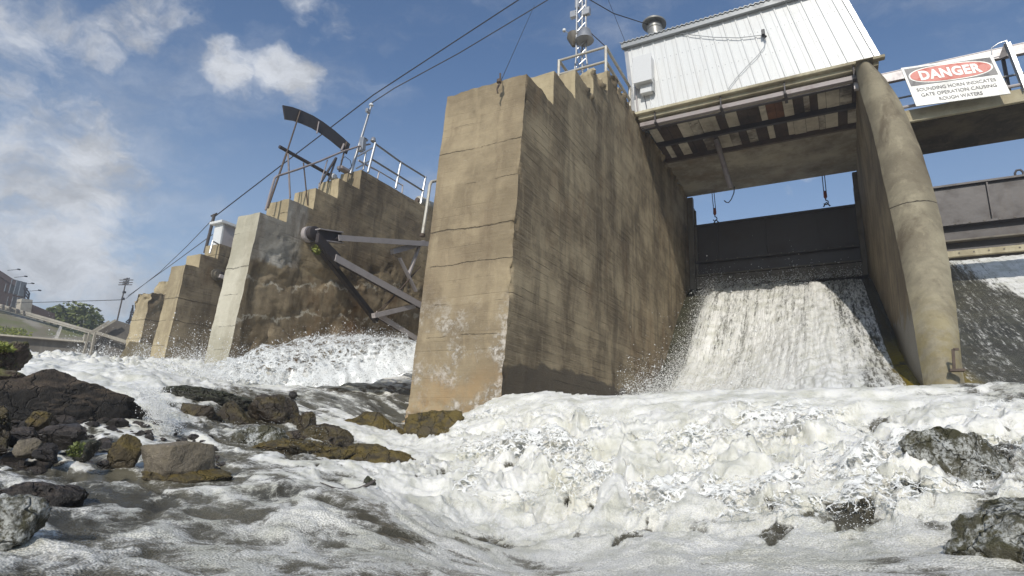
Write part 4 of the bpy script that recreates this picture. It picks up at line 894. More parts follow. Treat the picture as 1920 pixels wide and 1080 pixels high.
for p, q_ in (((241, 607), (248, 578)), ((252, 609), (249, 578)), ((243, 597), (252, 600)), ((245, 588), (251, 592)), ((241, 607), (251, 592)), ((252, 609), (245, 590)), ((236, 604), (243, 598)), ((236, 604), (258, 609)), ((244, 585), (254, 588)), ((249, 572), (249, 580))): MB().bar(onD(*p, 45), onD(*q_, 45), .07, .07).build('member', M['wire'], tw)
MB().tube([onD(254, 612, 38), onD(260, 576, 38)], .10, 7).build('column', M['wire'], tw)
# abutment with a peaked top
ab = thing('abutment', 'low grey abutment with a peaked top and pale slanting edges beside the smallest pier', 'abutment', onD(205, 668, 27))
D0 = 26
b = MB(); f = [onD(*p, D0) for p in ((165, 690), (290, 700), (290, 622), (217, 600), (179, 622))]; bk_ = [p+np.array([-2.5, 2.5, 0]) for p in f]
b.add(f+bk_, [(0, 1, 2, 3, 4), (9, 8, 7, 6, 5), (0, 5, 6, 1), (1, 6, 7, 2), (2, 7, 8, 3), (3, 8, 9, 4), (4, 9, 5, 0)]); b.build('wall', M['conc_far'], ab)
for p, q_, w_ in (((165, 690), (179, 622), .07), ((179, 622), (217, 600), .07), ((181, 624), (246, 644), .11), ((153, 676), (168, 624), .06), ((168, 624), (205, 602), .06), ((158, 640), (160, 627), .07)):
    MB().bar(onD(*p, D0-.25), onD(*q_, D0-.25), w_, w_).build('edge_band', M['conc_far_trim'], ab)
# ================================================================ RIVER SURFACE
def Yd(px, py, y): p = onY(px, py, y); return math.hypot(p[0], p[1])
CT = []
for px, f in ((-500, .40), (0, .47), (250, .50), (500, .52), (740, .56), (960, .64), (1200, .72), (1450, .72), (1700, .66), (1900, .60), (2300, .5)):
    left = px < 900
    CT += [(px, 1085, 2.25 if left else 2.75, f-.06, .018), (px, 1200, 1.4, f-.06, .015), (px, 1020, 2.8 if left else Yd(px, 1020, 3.5), f, .028 if left else .045)]
for px, f in ((-500, .4), (0, .36), (200, .38), (400, .40), (600, .47)): CT += [(px, 945, 3.55, f, .035), (px, 900, 4.3, f+.02, .045), (px, 873, 4.9, f, .045)]
CT += [(760, 945, 4.2, .66, .06), (760, 890, 5.3, .68, .07), (700, 870, 5.9, .6, .05), (860, 840, 6.6, .80, .08), (800, 850, 6.5, .66, .06)]
for px, f in ((960, .80), (1150, .84), (1350, .84), (1550, .82), (1720, .60), (1900, .42), (2200, .42)):
    CT += [(px, 741-(px-940)*.022, Yd(px, 741-(px-940)*.022, 7.35), f, .030), (px, 748-(px-940)*.02, Yd(px, 745, 7.05), f, .035), (px, 795, Yd(px, 795, 6.2), f, .085), (px, 860, Yd(px, 860, 5.2), f, .11), (px, 925, Yd(px, 925, 4.45), f, .11), (px, 980, Yd(px, 980, 3.9), f-.08, .07)]
CT += [(905, 765, Yd(905, 765, 7.0), .8, .06), (860, 800, Yd(860, 800, 6.7), .85, .08)]
CT += [(760, 800, 9.2, .35, .04), (640, 785, 7.9, .62, .05), (500, 775, 7.6, .34, .05), (350, 775, 6.7, .40, .05), (300, 800, 6.0, .70, .04), (180, 818, 5.6, .36, .03), (20, 825, 5.5, .28, .03), (560, 845, 5.9, .40, .05), (440, 840, 5.8, .40, .05), (400, 865, 5.0, .38, .04)]
CT += [(640, 742, 9.6, .33, .035), (740, 730, 10.8, .42, .03), (520, 738, 8.9, .36, .04), (420, 728, 8.6, .42, .05), (300, 712, 8.2, .9, .06), (180, 697, 8.2, .85, .05), (0, 704, 8.2, .6, .03), (-300, 704, 8.2, .6, .03), (600, 716, 11.5, .80, .03), (480, 722, 10.5, .86, .04), (380, 706, 11.2, .9, .07), (740, 708, 13, .66, .03),
       (400, 692, 13.8, 1.0, .10), (300, 690, 17.5, 1.0, .10), (245, 686, 22.5, 1., .10), (160, 682, 26, 1., .10), (80, 676, 27, .95, .08), (0, 674, 28, .9, .08), (700, 696, 15, .8, .03), (520, 700, 14, .85, .05), (640, 696, 17, .8, .04), (-300, 674, 30, .8, .05), (300, 678, 30, .8, .05), (650, 672, 30, .8, .04)]
CP = []
for px, py, D, f, a in CT:
    p = onD(px, py, D); CP.append((math.atan2(p[0], p[1]), math.log(math.hypot(p[0], p[1])), p[2], f, a))
CP = np.array(CP); SX = np.array([1., .8])
def _tps(A, B):
    r = np.sqrt(((A[:, None, :]-B[None, :, :])**2).sum(2)+1e-6); return r*r*np.log(r)
cu_ = CP[:, :2]*SX; n_ = len(cu_)
K = _tps(cu_, cu_) + np.eye(n_)*2e-4; Pm = np.hstack([np.ones((n_, 1)), cu_]); 
Amat = np.block([[K, Pm], [Pm.T, np.zeros((3, 3))]])
# height is interpolated as the slope angle z-HC over distance so that far values stay sane
tv = np.stack([(CP[:, 2]-HC)/np.exp(CP[:, 1]), CP[:, 3], CP[:, 4]], 1)
wts = np.linalg.solve(Amat, np.vstack([tv, np.zeros((3, 3))]))
_ths = np.linspace(-1.75, 1.0, 260); _lds = np.linspace(math.log(.55), math.log(60), 200)
TG, LG = np.meshgrid(_ths, _lds, indexing='ij'); q_ = np.stack([TG.ravel(), LG.ravel()], 1)*SX
res = _tps(q_, cu_) @ wts[:n_] + np.hstack([np.ones((len(q_), 1)), q_]) @ wts[n_:]
FLD = res.reshape(260, 200, 3)
def field(th, ld):
    a = np.clip((th-_ths[0])/(_ths[1]-_ths[0]), 0, 258.999); b = np.clip((ld-_lds[0])/(_lds[1]-_lds[0]), 0, 198.999)
    i, j = a.astype(int), b.astype(int); u, v = (a-i)[..., None], (b-j)[..., None]
    return FLD[i, j]*(1-u)*(1-v) + FLD[i+1, j]*u*(1-v) + FLD[i, j+1]*(1-u)*v + FLD[i+1, j+1]*u*v
def surf(X, Y):
    X, Y = np.asarray(X, float), np.asarray(Y, float); D = np.hypot(X, Y); f = field(np.arctan2(X, Y), np.log(D)); z = HC + f[..., 0]*D
    z = np.where((X > -4.4) & (Y > 7.35), 1.165+.02*(X+4.2), z)
    return z, np.clip(f[..., 1], 0, 1), np.clip(f[..., 2], .008, .13)
def river():
    nt, nd = 1180, 640
    th = np.linspace(-1.50, .72, nt)[:, None]; ld = np.linspace(math.log(1.15), math.log(46), nd)[None, :]
    D = np.exp(ld); X = np.sin(th)*D; Y = np.cos(th)*D
    z, foam, amp = surf(X, Y)
    # flow-stretched, warped lumps: boils, creases, pits
    wx = fbm(X*1.1, Y*1.1, 3, 3)*.28; wy = fbm(X*1.1, Y*1.1, 9, 3)*.28
    U, Vv = X+wx, Y+wy; k = sstep(.02, .09, amp)
    far = sstep(9, 20, D)
    lump = -billow(U*1.5, Vv*1.35, 1.2, 5, .55)*.85 + .25        # rounded tops, sharp creases
    fine = fbm(U*9, Vv*9, 4, 4, .6)
    swell = fbm(X*.8, Y*1.3, 0, 3)*.8
    ripples = fbm(U*2.4, Vv*4.6, 6, 5, .46)*1.15
    h = amp*(k*(lump*1.75 + fbm(U*1.1, Vv*1.3, 31, 2)*.7 + fine*.05) + (1-k)*(ripples*1.0 + fine*.07 + swell)) + swell*.03*(1-k)
    spikes = np.clip(fbm(U*5, Vv*5, 12, 3, .5)-.50, 0, 1)*amp*k*1.6; h = h + spikes
    hol = fbm(U*3.6+3, Vv*2.6, 17, 4, .6) + .55*pn(U*.9, Vv*.9, 44); pits = sstep(.52, .74, hol)*sstep(6.6, 5.6, D)*1.7
    foam2 = foam + .34*(lump-.05)*k - pits*.36*k - (1-k)*.10*np.clip(-ripples*2, -1, 1) + .20*fbm(X*.7, Y*2.4, 5, 4, .55)*(1-k*.75)
    for hx, hy, hD, hr, ha in ((1175, 985, 3.75, .085, 1.), (1205, 955, 3.95, .06, .8), (1448, 985, 3.7, .10, 1.), (1440, 935, 4.1, .06, .9), (1310, 970, 3.85, .09, .6), (1405, 870, 4.9, .07, .8), (1340, 815, 5.7, .09, .6), (1180, 805, 5.9, .07, .6), (1560, 850, 5.0, .10, .6), (1050, 900, 4.8, .07, .7), (910, 905, 5.0, .08, .7), (1600, 960, 3.9, .12, .7), (1010, 985, 3.9, .06, .6), (1640, 790, 6.2, .12, .7), (830, 880, 5.6, .08, .8), (1240, 880, 5.0, .05, .8)):
        hp_ = onD(hx, hy, hD); mk = (np.abs(X-hp_[0]) < .4) & (np.abs(Y-hp_[1]) < .6); Xm, Ym = X[mk], Y[mk]
        dd_ = np.hypot(Xm-hp_[0]+.06*pn(Xm*7, Ym*7, hx), (Ym-hp_[1])*.55+.06*pn(Xm*7, Ym*7, hx+9)) + .05*fbm(Xm*16, Ym*16, 3, 3)
        q_ = ha*sstep(hr*1.25, hr*.35, dd_); foam2[mk] -= q_*.55; h[mk] -= q_*.03
    h = h - pits*amp*.45*k
    edge = np.where((X > -4.4) & (Y > 7.3), sstep(7.3, 7.7, Y), 0); h = h*(1-edge*.6)
    side = fbm(U*2.2, Vv*2.2, 20, 3, .5)*amp*.9*k
    V = np.stack([X+side, Y + fbm(U*2.2, Vv*2.2, 25, 3)*amp*.9*k, z+h], 2).reshape(-1, 3)
    me = np_mesh('river_water', V, grid_faces(nt, nd)); attr(me, 'foam', np.clip(foam2, 0, 1.2).ravel())
    me.materials.append(M['river']); o = link(bpy.data.objects.new('river_water', me)); o['kind'] = 'structure'
M['river'] = water_mat('river_water', (.060, .054, .038), (.81, .785, .72), lo=.36, hi=.60)
river()
# ================================================================ ROCKS
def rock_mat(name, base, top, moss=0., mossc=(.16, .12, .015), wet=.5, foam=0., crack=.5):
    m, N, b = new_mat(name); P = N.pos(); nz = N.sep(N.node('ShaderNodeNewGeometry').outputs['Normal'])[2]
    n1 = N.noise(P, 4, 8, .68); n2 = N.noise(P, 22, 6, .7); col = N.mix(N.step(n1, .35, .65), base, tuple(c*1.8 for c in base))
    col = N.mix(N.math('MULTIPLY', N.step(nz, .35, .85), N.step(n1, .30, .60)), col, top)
    if moss: col = N.mix(N.math('MULTIPLY', N.math('MULTIPLY', N.step(N.noise(P, 6, 7, .7), .40, .55), moss), N.step(nz, -.2, .45)), col, mossc)
    col = N.mix(N.math('MULTIPLY', N.step(n2, .55, .72), .5), col, tuple(c*.4 for c in base))
    col = N.mix(N.math('MULTIPLY', N.step(N.noise(P, 45, 3, .6), .60, .72), .30), col, tuple(min(1, c*4) for c in base))
    if foam:
        warp_ = N.vmath('ADD', P, N.vmath('SCALE', N.vmath('SUBTRACT', N.noise(P, 5, 4, .6, 0, True), (.5, .5, .5)), scale=.2))
        q1 = N.noise(N.scalev(warp_, 1, 1, .45), 13, 7, .72); q2 = N.noise(P, 60, 3, .6)
        ff = N.math('MULTIPLY', N.step(q1, .44, .60), N.step(q2, .32, .56)); col = N.mix(N.math('MULTIPLY', ff, foam), col, (.62, .62, .58))
    N.put(b.inputs['Base Color'], col); N.put(b.inputs['Roughness'], N.math('ADD', .75-wet*.6, N.math('MULTIPLY', n2, .3)))
    cr = N.voro(N.vmath('ADD', P, N.vmath('SCALE', N.noise(P, 3, 4, .6, 0, True), scale=.4)), 5, 'DISTANCE_TO_EDGE'); h = N.math('ADD', N.math('ADD', n1, N.math('MULTIPLY', n2, .6)), N.math('MULTIPLY', N.step(cr, .0, .05), crack)); h = N.math('ADD', h, N.math('MULTIPLY', N.noise(P, 70, 4, .65), .22)); N.put(b.inputs['Normal'], N.bump(h, 1., .04)); return m
RM = {'black': rock_mat('rock_black', (.010, .0075, .005), (.09, .064, .04), 0, wet=.3),  # near-black base: wet stone, with the undercut face's shade put into the colour
      'dark': rock_mat('rock_dark', (.020, .016, .013), (.085, .066, .05), 0, wet=.9), 'brown': rock_mat('rock_brown', (.035, .026, .017), (.08, .06, .04), .3, wet=.9),
      'moss': rock_mat('rock_mossy', (.045, .034, .018), (.09, .07, .03), .8, (.15, .105, .018)), 'green': rock_mat('rock_green', (.028, .026, .018), (.065, .062, .04), .5, (.045, .05, .016), 1.),
      'awash': rock_mat('rock_awash', (.045, .04, .022), (.085, .078, .045), .5, (.07, .065, .02), 1., .8),
      'block': rock_mat('rock_block', (.13, .108, .078), (.20, .165, .12), .15, wet=.45, crack=.08), 'outcrop': rock_mat('rock_outcrop', (.05, .035, .025), (.15, .12, .08), .6, (.14, .15, .03), .3)}
def rock(label, box, D, mat, seed, thick=.8, blocky=.75, sub=5, name='boulder', rot=0., rough=.16, flat=1., sink=.22, cube=False):
    x0, y0, x1, y1 = box; c = onD((x0+x1)/2, (y0+y1)/2, D); wv = np.linalg.norm(onD(x1, (y0+y1)/2, D)-onD(x0, (y0+y1)/2, D))/2
    hv = abs(onD((x0+x1)/2, y0, D)[2]-onD((x0+x1)/2, y1, D)[2])/2*(1+sink); dv = wv*thick
    th = math.atan2(c[0], c[1])
    c = c + np.array([math.sin(th), math.cos(th), 0])*dv*.25 - np.array([0, 0, hv*sink*.8])
    bm = bmesh.new(); bmesh.ops.create_icosphere(bm, subdivisions=sub, radius=1); V = np.array([v.co[:] for v in bm.verts])
    if cube:
        V = V/np.abs(V).max(1)[:, None]**.86; V[:, 0] += V[:, 2]*-.12
    if blocky:
        rs = np.random.RandomState(seed)
        for k in range(14):
            n = rs.normal(size=3); n /= np.linalg.norm(n); lim = rs.uniform(.42, .74); d = V@n; V = V - np.clip(d-lim, 0, None)[:, None]*n*blocky
    s = seed*3.17; x, y, z = V.T; r = 1 + rough*1.5*fbm(x*1.1+s, y*1.1, z*1.1, 3) - rough*.55*np.abs(fbm(x*2.2+s, y*2.2, z*2.2+9, 4, .55)) - rough*.30*np.abs(fbm(x*5+s, y*5, z*5, 4, .6)) + rough*.16*fbm(x*14+s, y*14, z*14, 3, .6)
    V = V*r[:, None]; V = V/np.abs(V).max(0); V[:, 2] *= flat
    V = V*np.array([wv*1.05, dv, hv]); ca, sa = math.cos(-th+rot), math.sin(-th+rot)
    V = np.stack([V[:, 0]*ca - V[:, 1]*sa, V[:, 0]*sa + V[:, 1]*ca, V[:, 2]], 1) + c
    for v, co in zip(bm.verts, V): v.co = co
    me = bpy.data.meshes.new(name); bm.to_mesh(me); bm.free(); me.polygons.foreach_set('use_smooth', [True]*len(me.polygons))
    base = Vector((c[0], c[1], c[2]-hv)); o = link_mesh(name, me, RM[mat], None, base); return tag(o, label, 'rock')
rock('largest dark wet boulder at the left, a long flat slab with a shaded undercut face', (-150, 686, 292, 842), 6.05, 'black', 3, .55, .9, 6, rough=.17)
rock('upright mossy brown outcrop at the left edge above the large dark boulder', (-60, 636, 60, 712), 7.0, 'outcrop', 8, .9, .5, 5, rough=.26)
rock('low rubbly stone between the outcrop and the top of the large dark boulder', (-60, 682, 60, 716), 6.6, 'outcrop', 18, .9, .3, 4, rough=.3)
rock('round brown stone at the left edge under the large boulder', (-40, 753, 32, 806), 5.1, 'brown', 4, .9, .8)
rock('yellow-brown mossy stone wedged under the large dark boulder', (48, 770, 104, 806), 5.2, 'moss', 5, .9, .8)
rock('dark smooth stone leaning below the yellow-brown one', (72, 786, 170, 834), 4.95, 'dark', 6, .8, .8, rough=.12)
rock('dark wet stone between the left edge and the smooth dark one', (14, 794, 80, 842), 5.0, 'dark', 7, .9, .8)
rock('brown stone at the left edge above the foaming water', (-40, 798, 28, 850), 4.9, 'brown', 27, .9, .8)
rock('tan sunlit stone at the waterline below the smooth dark one', (26, 820, 88, 860), 4.75, 'block', 9, .9, .5, rough=.14)
rock('small black wet stone right of the tan sunlit stone', (62, 830, 124, 866), 4.6, 'dark', 10, .8, .8)
rock('stone with a green grassy flank left of the brown angular stone', (128, 820, 190, 860), 4.7, 'green', 11, .8, .4)
rock('brown angular stone left of the square block', (204, 810, 270, 880), 4.6, 'moss', 12, .8, .7)
rock('square-cut grey block of stone with dark drips, standing in the water', (276, 826, 402, 900), 4.4, 'block', 31, .8, .35, 5, rough=.045, rot=.55, cube=True)
rock('yellow mossy shelf under the square-cut block', (262, 876, 436, 912), 4.35, 'moss', 14, .7, .3, sink=.3)
rock('wet brown rounded stone below the far rapids, left of the centre', (392, 748, 482, 820), 6.9, 'brown', 15, .9, .6, rough=.12)
rock('wet brown stone right of the rounded one in the same cascade', (466, 740, 572, 812), 7.1, 'brown', 16, .9, .7)
rock('green algae-covered stone with water pouring over it', (420, 796, 552, 872), 6.0, 'awash', 17, .7, .2)
rock('long low mossy ledge behind which the far rapids run', (282, 724, 490, 762), 7.3, 'green', 19, .35, .4, 6, rough=.2)
rock('brown wet stone below the right part of the mossy ledge', (330, 745, 420, 800), 6.7, 'brown', 20, .8, .75)
rock('upright brown stub of stone in the cascade before the large pier', (550, 758, 596, 836), 6.9, 'brown', 21, .9, .8)
rock('broad brown shelf stone awash left of the yellow mossy ledge', (516, 786, 664, 856), 6.6, 'brown', 22, .7, .3)
rock('long yellow mossy ledge in front of the large pier', (446, 822, 694, 896), 5.75, 'moss', 23, .5, .75, 6, rough=.24, rot=.12, sink=.1)
rock('right end of the yellow mossy ledge, lower and darker, under the foam', (630, 832, 784, 890), 5.9, 'moss', 24, .6, .3)
rock('brown mossy foundation rock at the left foot of the large pier', (622, 770, 768, 862), 7.8, 'moss', 25, .8, .4, rough=.2)
rock('eroded tan foundation rock right under the large pier', (722, 766, 905, 866), 7.55, 'moss', 26, .6, .4, rough=.24)
rock('wet speckled rock at the lower left edge of the picture', (-60, 925, 92, 1020), 2.75, 'awash', 28, .8, .3, rough=.2)
rock('low dark rock just breaking the surface at the lower left', (-20, 892, 168, 948), 3.7, 'dark', 29, .5, .2, rough=.14, sink=.5)
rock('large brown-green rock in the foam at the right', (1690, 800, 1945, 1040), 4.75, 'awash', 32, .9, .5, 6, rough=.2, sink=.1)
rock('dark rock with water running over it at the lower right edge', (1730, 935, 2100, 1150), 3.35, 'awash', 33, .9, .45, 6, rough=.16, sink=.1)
rock('small dark stone holding a twig in the foam', (675, 892, 706, 940), 4.35, 'green', 34, .6, .3, 4)
rock('narrow brown stone upright in the middle of the foam', (1388, 850, 1422, 896), 4.9, 'brown', 36, 1., .4, 4, rough=.3, sink=.6)
rock('tiny dark stone in the smooth water near the left side of the large pier', (541, 733, 558, 745), 8.6, 'dark', 38, .8, 0, 3)
rock('small dark stone in the foamy water right of the twig', (708, 942, 752, 966), 3.75, 'dark', 39, .8, .3, 4)
rock('flat grey stone awash in the foam below the twig', (560, 950, 636, 978), 3.6, 'green', 40, .7, .2, 4)
rock('small stone awash between the square block and the brown angular one', (180, 862, 205, 876), 4.3, 'dark', 41, .8, .2, 3)
tw_ = thing('twig', 'thin dark bent twig sticking out of the foamy water', 'twig', onD(680, 915, 4.3))
MB().tube([onD(*p, 4.25) for p in ((600, 905), (625, 915), (650, 920), (672, 917), (692, 908), (704, 900))], [.004, .007, .009, .011, .011, .008], 6).build('stem', M['timber'], tw_)
q = onD(38, 648, 6.5); V, Q = leaves(q-(.42, 0, -.0), (.16, .12, .05), 260, .03, RNG); o = link_mesh('grass_tuft', np_mesh('grass_tuft', V, Q, False), M['grass_y'], None, q); tag(o, 'yellow-green tuft growing on top of the mossy outcrop at the left edge', 'plant')
V, Q = leaves(onD(142, 842, 4.45), (.04, .05, .05), 120, .018, RNG); o = link_mesh('grass_tuft', np_mesh('grass_tuft', V, Q, False), M['leaf'], None, onD(140, 845, 4.5)); tag(o, 'green weed hanging on the flank of the stone left of the brown angular one', 'plant')
# small rubble between the left rocks
def rubble():
    bm = bmesh.new(); bmesh.ops.create_icosphere(bm, subdivisions=2, radius=1); B = np.array([v.co[:] for v in bm.verts]); Fc = np.array([[v.index for v in f.verts] for f in bm.faces]); bm.free()
    Vs, Fs, off = [], [], 0; rs = np.random.RandomState(5)
    for i in range(260):
        px = rs.uniform(-60, 420); py = rs.uniform(775, 882); D = np.interp(py, [775, 820, 882], [6.1, 5.4, 4.6]); p = onD(px, py, D); z = float(surf(p[0], p[1])[0]); r_ = rs.uniform(.02, .10)*(1.0 if px < 230 else .6)
        V = B.copy()
        for k in range(8): n = rs.normal(size=3); n /= np.linalg.norm(n); V = V - np.clip(V@n-rs.uniform(.4, .75), 0, None)[:, None]*n
        V = V*np.array([r_*rs.uniform(.7, 1.4), r_, r_*rs.uniform(.5, .9)]) + np.array([p[0], p[1], z+r_*rs.uniform(-.35, .15)]); Vs.append(V); Fs.append(Fc+off); off += len(V)
    me = np_mesh('rubble', np.concatenate(Vs), np.concatenate(Fs), False); me.materials.append(RM['dark']); o = link(bpy.data.objects.new('rubble', me)); o['kind'] = 'stuff'
rubble()
# ================================================================ SPRAY
mm, N, b__ = new_mat('spray_white'); b__.inputs['Base Color'].default_value = (.86, .86, .84, 1); b__.inputs['Roughness'].default_value = .25; M['spray'] = mm
mm, N, b__ = new_mat('water_lace'); P = N.pos()
wv = N.vmath('SCALE', N.vmath('SUBTRACT', N.noise(P, 4, 4, .6, 0, True), (.5, .5, .5)), scale=.25); Q_ = N.vmath('ADD', P, wv)
at = N.node('ShaderNodeAttribute', attribute_name='foam').outputs['Fac']
v1 = N.voro(Q_, 4.4, 'DISTANCE_TO_EDGE'); v2 = N.voro(Q_, 11, 'DISTANCE_TO_EDGE'); n1 = N.noise(P, 9, 7, .7)
a = N.math('MAXIMUM', N.step(v1, .13, .05), N.math('MULTIPLY', N.step(v2, .16, .05), N.step(n1, .42, .55)))
a = N.math('MAXIMUM', a, N.step(N.math('ADD', n1, at), 1.12, 1.30)); a = N.math('MULTIPLY', a, N.step(N.math('ADD', at, N.math('MULTIPLY', N.math('SUBTRACT', n1, .5), 1.4)), .10, .28))
a = N.math('MULTIPLY', a, N.step(N.noise(P, 45, 3, .6), .30, .48))
b__.inputs['Base Color'].default_value = (.70, .70, .67, 1); b__.inputs['Roughness'].default_value = .3; N.put(b__.inputs['Alpha'], a); M['lace'] = mm
def drops(name, C, R, label=None, kind='stuff'):
    C = np.asarray(C); R = np.asarray(R)[:, None, None]; n = len(C)
    O = np.array([[1, 0, 0], [-1, 0, 0], [0, 1, 0], [0, -1, 0], [0, 0, 1], [0, 0, -1]], float)
    F = np.array([[0, 2, 4], [2, 1, 4], [1, 3, 4], [3, 0, 4], [2, 0, 5], [1, 2, 5], [3, 1, 5], [0, 3, 5]])
    st_ = RNG.uniform(.7, 1.6, (n, 1, 3)); V = (C[:, None, :] + O[None]*R*st_).reshape(-1, 3); Q = (F[None] + (np.arange(n)*6)[:, None, None]).reshape(-1, 3)
    me = np_mesh(name, V, Q, True); me.materials.append(M['spray']); o = link(bpy.data.objects.new(name, me)); o['kind'] = kind; return o
def onDv(px, py, D):
    d_ = np.stack([(px-CX_)/F_, -(py-CY_)/F_, -np.ones_like(px)], 1) @ MC.T; return C0 + d_*(D/np.hypot(d_[:, 0], d_[:, 1]))[:, None]
U = RNG.uniform
# spray over the far rapids at left
Cs, Rs = [], []
n = 30000; px = U(90, 440, n); dens_ = np.exp(-U(0, 3.2, n)); py = 690 - (1-dens_)*0 - RNG.exponential(14, n)*(1+.8*np.clip(pn(px*.02, 0, 0), -.5, 1)); D = 30 - (px-90)/350*17 + U(-1, 1, n)
Cs.append(onDv(px, py, D)); Rs.append((.0018+RNG.exponential(.0020, n))*D/14)
n = 22000; px = U(290, 480, n); py = 712 - RNG.exponential(15, n)*(1+.8*pn(px*.05, 2, 0)); D = U(9.5, 12.5, n); Cs.append(onDv(px, py, D)); Rs.append(.0015+RNG.exponential(.0018, n))
n = 16000; t = U(0, 1, n); px = 420 + t*345; top = 700 - 68*np.sin(np.clip(t*1.25, 0, 1)*math.pi/2)+ 18*np.clip(t-.6, 0, 1); py = top - RNG.exponential(6, n) + np.abs(RNG.normal(0, 18, n))*(U(0, 1, n) < .6); D = U(10.4, 11.6, n)
Cs.append(onDv(px, py, D)); Rs.append(.0015+RNG.exponential(.0020, n))
drops('spray_drops', np.concatenate(Cs), np.concatenate(Rs))
# drops off the waterfall
Cs, Rs = [], []
n = 26000; y = U(12.5, 20.2, n); k = (20.2-y)/7.7; xl, xr_ = -3.4-1.1*k*.9, -.6+1.0*k; x = xl + (xr_-xl)*U(0, 1, n); z = spill(x, y) + .05 + RNG.exponential(.10, n)
Cs.append(np.stack([x, y, z], 1)); Rs.append(.002+RNG.exponential(.0022, n))
n = 18000; y = U(12.2, 20.2, n); k = (20.2-y)/7.7; x = -3.4-.55*k + RNG.normal(0, .20, n); z = spill(x, y) + np.abs(RNG.normal(0, .35, n)); x = np.maximum(x, -4.2); Cs.append(np.stack([x, y, z], 1)); Rs.append(.002+RNG.exponential(.0022, n))
n = 26000; x = U(-4.0, .4, n); y = U(11.5, 13.6, n); z = 1.4 + RNG.exponential(.30, n)*(.5+np.clip(1-np.abs(x+1.9)/2.4, 0, 1)); Cs.append(np.stack([x, y, z], 1)); Rs.append(.002+RNG.exponential(.0024, n))
n = 1400; x = U(-3.4, .9, n); z = 5.80 + RNG.exponential(.10, n)*(1+2*np.exp(-((x+1.0)/.15)**2)); y = U(19.8, 20.3, n); Cs.append(np.stack([x, y, z], 1)); Rs.append(U(.005, .015, n))
drops('spray_drops', np.concatenate(Cs), np.concatenate(Rs))
# drops over the near foam
Cs, Rs = [], []
n = 42000; th = U(-.62, .32, n); D = np.exp(U(math.log(3.0), math.log(7.8), n)); x, y = np.sin(th)*D, np.cos(th)*D; z, f_, am = surf(x, y); keep = U(0, 1, n) < f_*sstep(.03, .08, am)
clus = np.clip(fbm(x*2, y*2, 3, 3)+.2, 0, 1); z = z + am*(.2+.8*U(0, 1, n)) + RNG.exponential(.035, n)*(.25+clus*1.6); Cs.append(np.stack([x, y, z], 1)[keep]); Rs.append(np.minimum(.0011 + RNG.exponential(.0009, n), .0035)[keep])
n = 4500; py = U(725, 815, n); px = 282+ (py-725)*.35 + RNG.normal(0, 14, n); D = U(5.7, 6.3, n); Cs.append(onDv(px, py, D)); Rs.append(U(.0015, .0045, n))
n = 700; px = U(405, 620, n); py = U(790, 860, n); D = U(5.3, 6.0, n); z_ = onDv(px, py, D); Cs.append(z_[U(0, 1, n) < .4]); Rs.append(U(.0012, .003, len(Cs[-1])))
drops('spray_drops', np.concatenate(Cs), np.concatenate(Rs))
# lacy sheets of thrown water between the second and the near pier
def lace(name, label, pts_top, pts_bot, D0_, D1_, seed):
    nu, nv = 160, 50; V = []; fo = []
    for i in range(nu):
        t = i/(nu-1); a = np.array([np.interp(t, np.linspace(0, 1, len(pts_top)), [p[k] for p in pts_top]) for k in (0, 1)]); b = np.array([np.interp(t, np.linspace(0, 1, len(pts_bot)), [p[k] for p in pts_bot]) for k in (0, 1)])
        A = onD(a[0], a[1], D1_); B = onD(b[0], b[1], D0_)
        for j in range(nv):
            s = j/(nv-1); p = A*s + B*(1-s) + np.array([0, 0, .30*math.sin(s*math.pi)]) if True else 0; V.append(p); fo.append((.95*(1-s)**1.3 + .10)*(.55+.45*t)+.12*t if s < .97 else .0)
    V = np.array(V); V += np.stack([fbm(V[:, 0]*1.5+k*9+seed, V[:, 1]*1.5, V[:, 2]*1.5, 4) for k in range(3)], 1)*.12
    me = np_mesh(name, V, grid_faces(nu, nv)); attr(me, 'foam', fo); me.materials.append(M['lace']); o = link(bpy.data.objects.new(name, me)); o['kind'] = 'stuff'
lace('splash_sheet', '', [(405, 700), (450, 672), (510, 648), (580, 632), (660, 630), (775, 645)], [(400, 712), (470, 726), (560, 722), (650, 712), (720, 706), (790, 704)], 10.6, 11.6, 1)
lace('splash_sheet', '', [(430, 704), (480, 680), (550, 658), (630, 648), (700, 652), (775, 662)], [(420, 716), (480, 728), (560, 725), (650, 716), (720, 708), (790, 706)], 10.2, 11.0, 5)

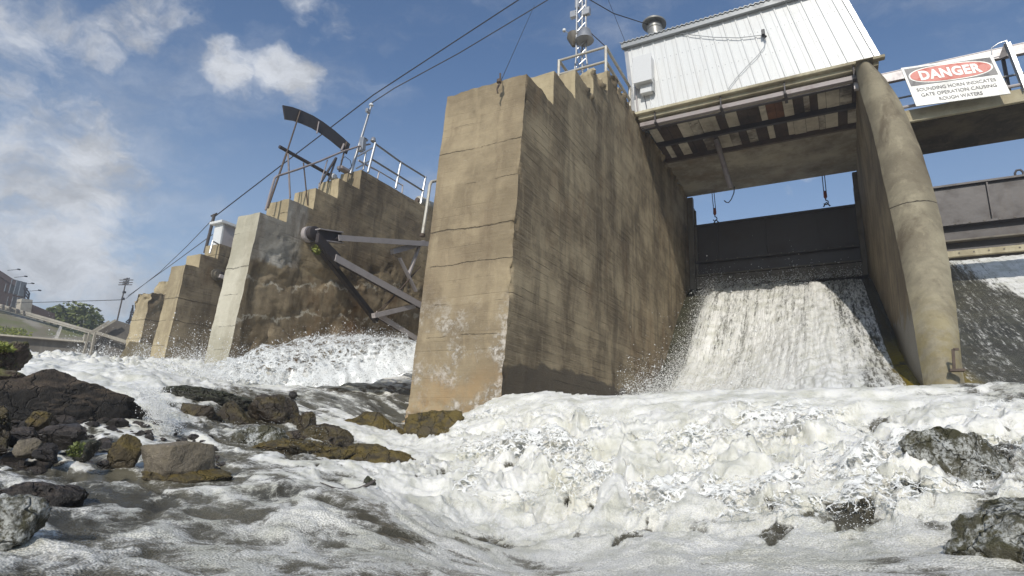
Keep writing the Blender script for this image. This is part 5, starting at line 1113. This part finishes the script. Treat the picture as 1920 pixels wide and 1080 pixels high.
# torn froth thrown just above the near foam
def froth(seed, lift):
    nt, nd = 420, 260; th = np.linspace(-.60, .34, nt)[:, None]; D = np.exp(np.linspace(math.log(3.4), math.log(7.7), nd)[None, :]); X = np.sin(th)*D; Y = np.cos(th)*D
    z, foam, am = surf(X, Y); n = fbm(X*1.6+seed, Y*1.6, 5+seed, 5, .6); n2 = fbm(X*.8+seed, Y*.8, 9, 3)
    k_o = 1.
    V = np.stack([X+.06*pn(X*3, Y*3, seed), Y+.06*pn(X*3, Y*3, seed+9), z + am*(lift + 1.3*n)], 2).reshape(-1, 3); k = sstep(.05, .09, am)
    me = np_mesh('froth', V, grid_faces(nt, nd)); attr(me, 'foam', np.clip(k*(.20+.8*n2+.35*n), 0, .85).ravel()); me.materials.append(M['froth']); o = link(bpy.data.objects.new('froth', me)); o['kind'] = 'stuff'
mm, N, b__ = new_mat('froth'); P = N.pos(); Q_ = N.vmath('ADD', P, N.vmath('SCALE', N.vmath('SUBTRACT', N.noise(P, 7, 4, .6, 0, True), (.5, .5, .5)), scale=.16))
at = N.node('ShaderNodeAttribute', attribute_name='foam').outputs['Fac']; n1 = N.noise(Q_, 11, 7, .72); v1 = N.voro(Q_, 13, 'DISTANCE_TO_EDGE')
a = N.step(N.math('ADD', N.math('ADD', n1, N.step(v1, .12, .0, 0, .22)), N.math('MULTIPLY', at, .30)), .68, .80); a = N.math('MULTIPLY', N.math('MULTIPLY', a, N.step(at, .05, .2)), N.step(N.noise(P, 45, 3, .6), .22, .42))
b__.inputs['Base Color'].default_value = (.82, .805, .75, 1); b__.inputs['Roughness'].default_value = .5; b__.inputs['Specular IOR Level'].default_value = .25; N.put(b__.inputs['Alpha'], a); N.put(b__.inputs['Normal'], N.bump(n1, .3, .01)); M['froth'] = mm
froth(1, .9)
# thin spray haze, added over the whole scene to lift its dark tones
HAZE = .0026
if HAZE:
    hm = bpy.data.materials.new('black_lift_haze'); hm.use_nodes = True; t_ = hm.node_tree; t_.nodes.remove(t_.nodes['Principled BSDF']); pv = t_.nodes.new('ShaderNodeVolumePrincipled')
    pv.inputs['Density'].default_value = HAZE; pv.inputs['Color'].default_value = (.93, .95, 1, 1); pv.inputs['Anisotropy'].default_value = .2
    t_.links.new(pv.outputs[0], t_.nodes['Material Output'].inputs['Volume'])
    o = MB().box((-910, -910, -2.6), (910, 1510, 22)).build('haze', hm); o['kind'] = 'stuff'
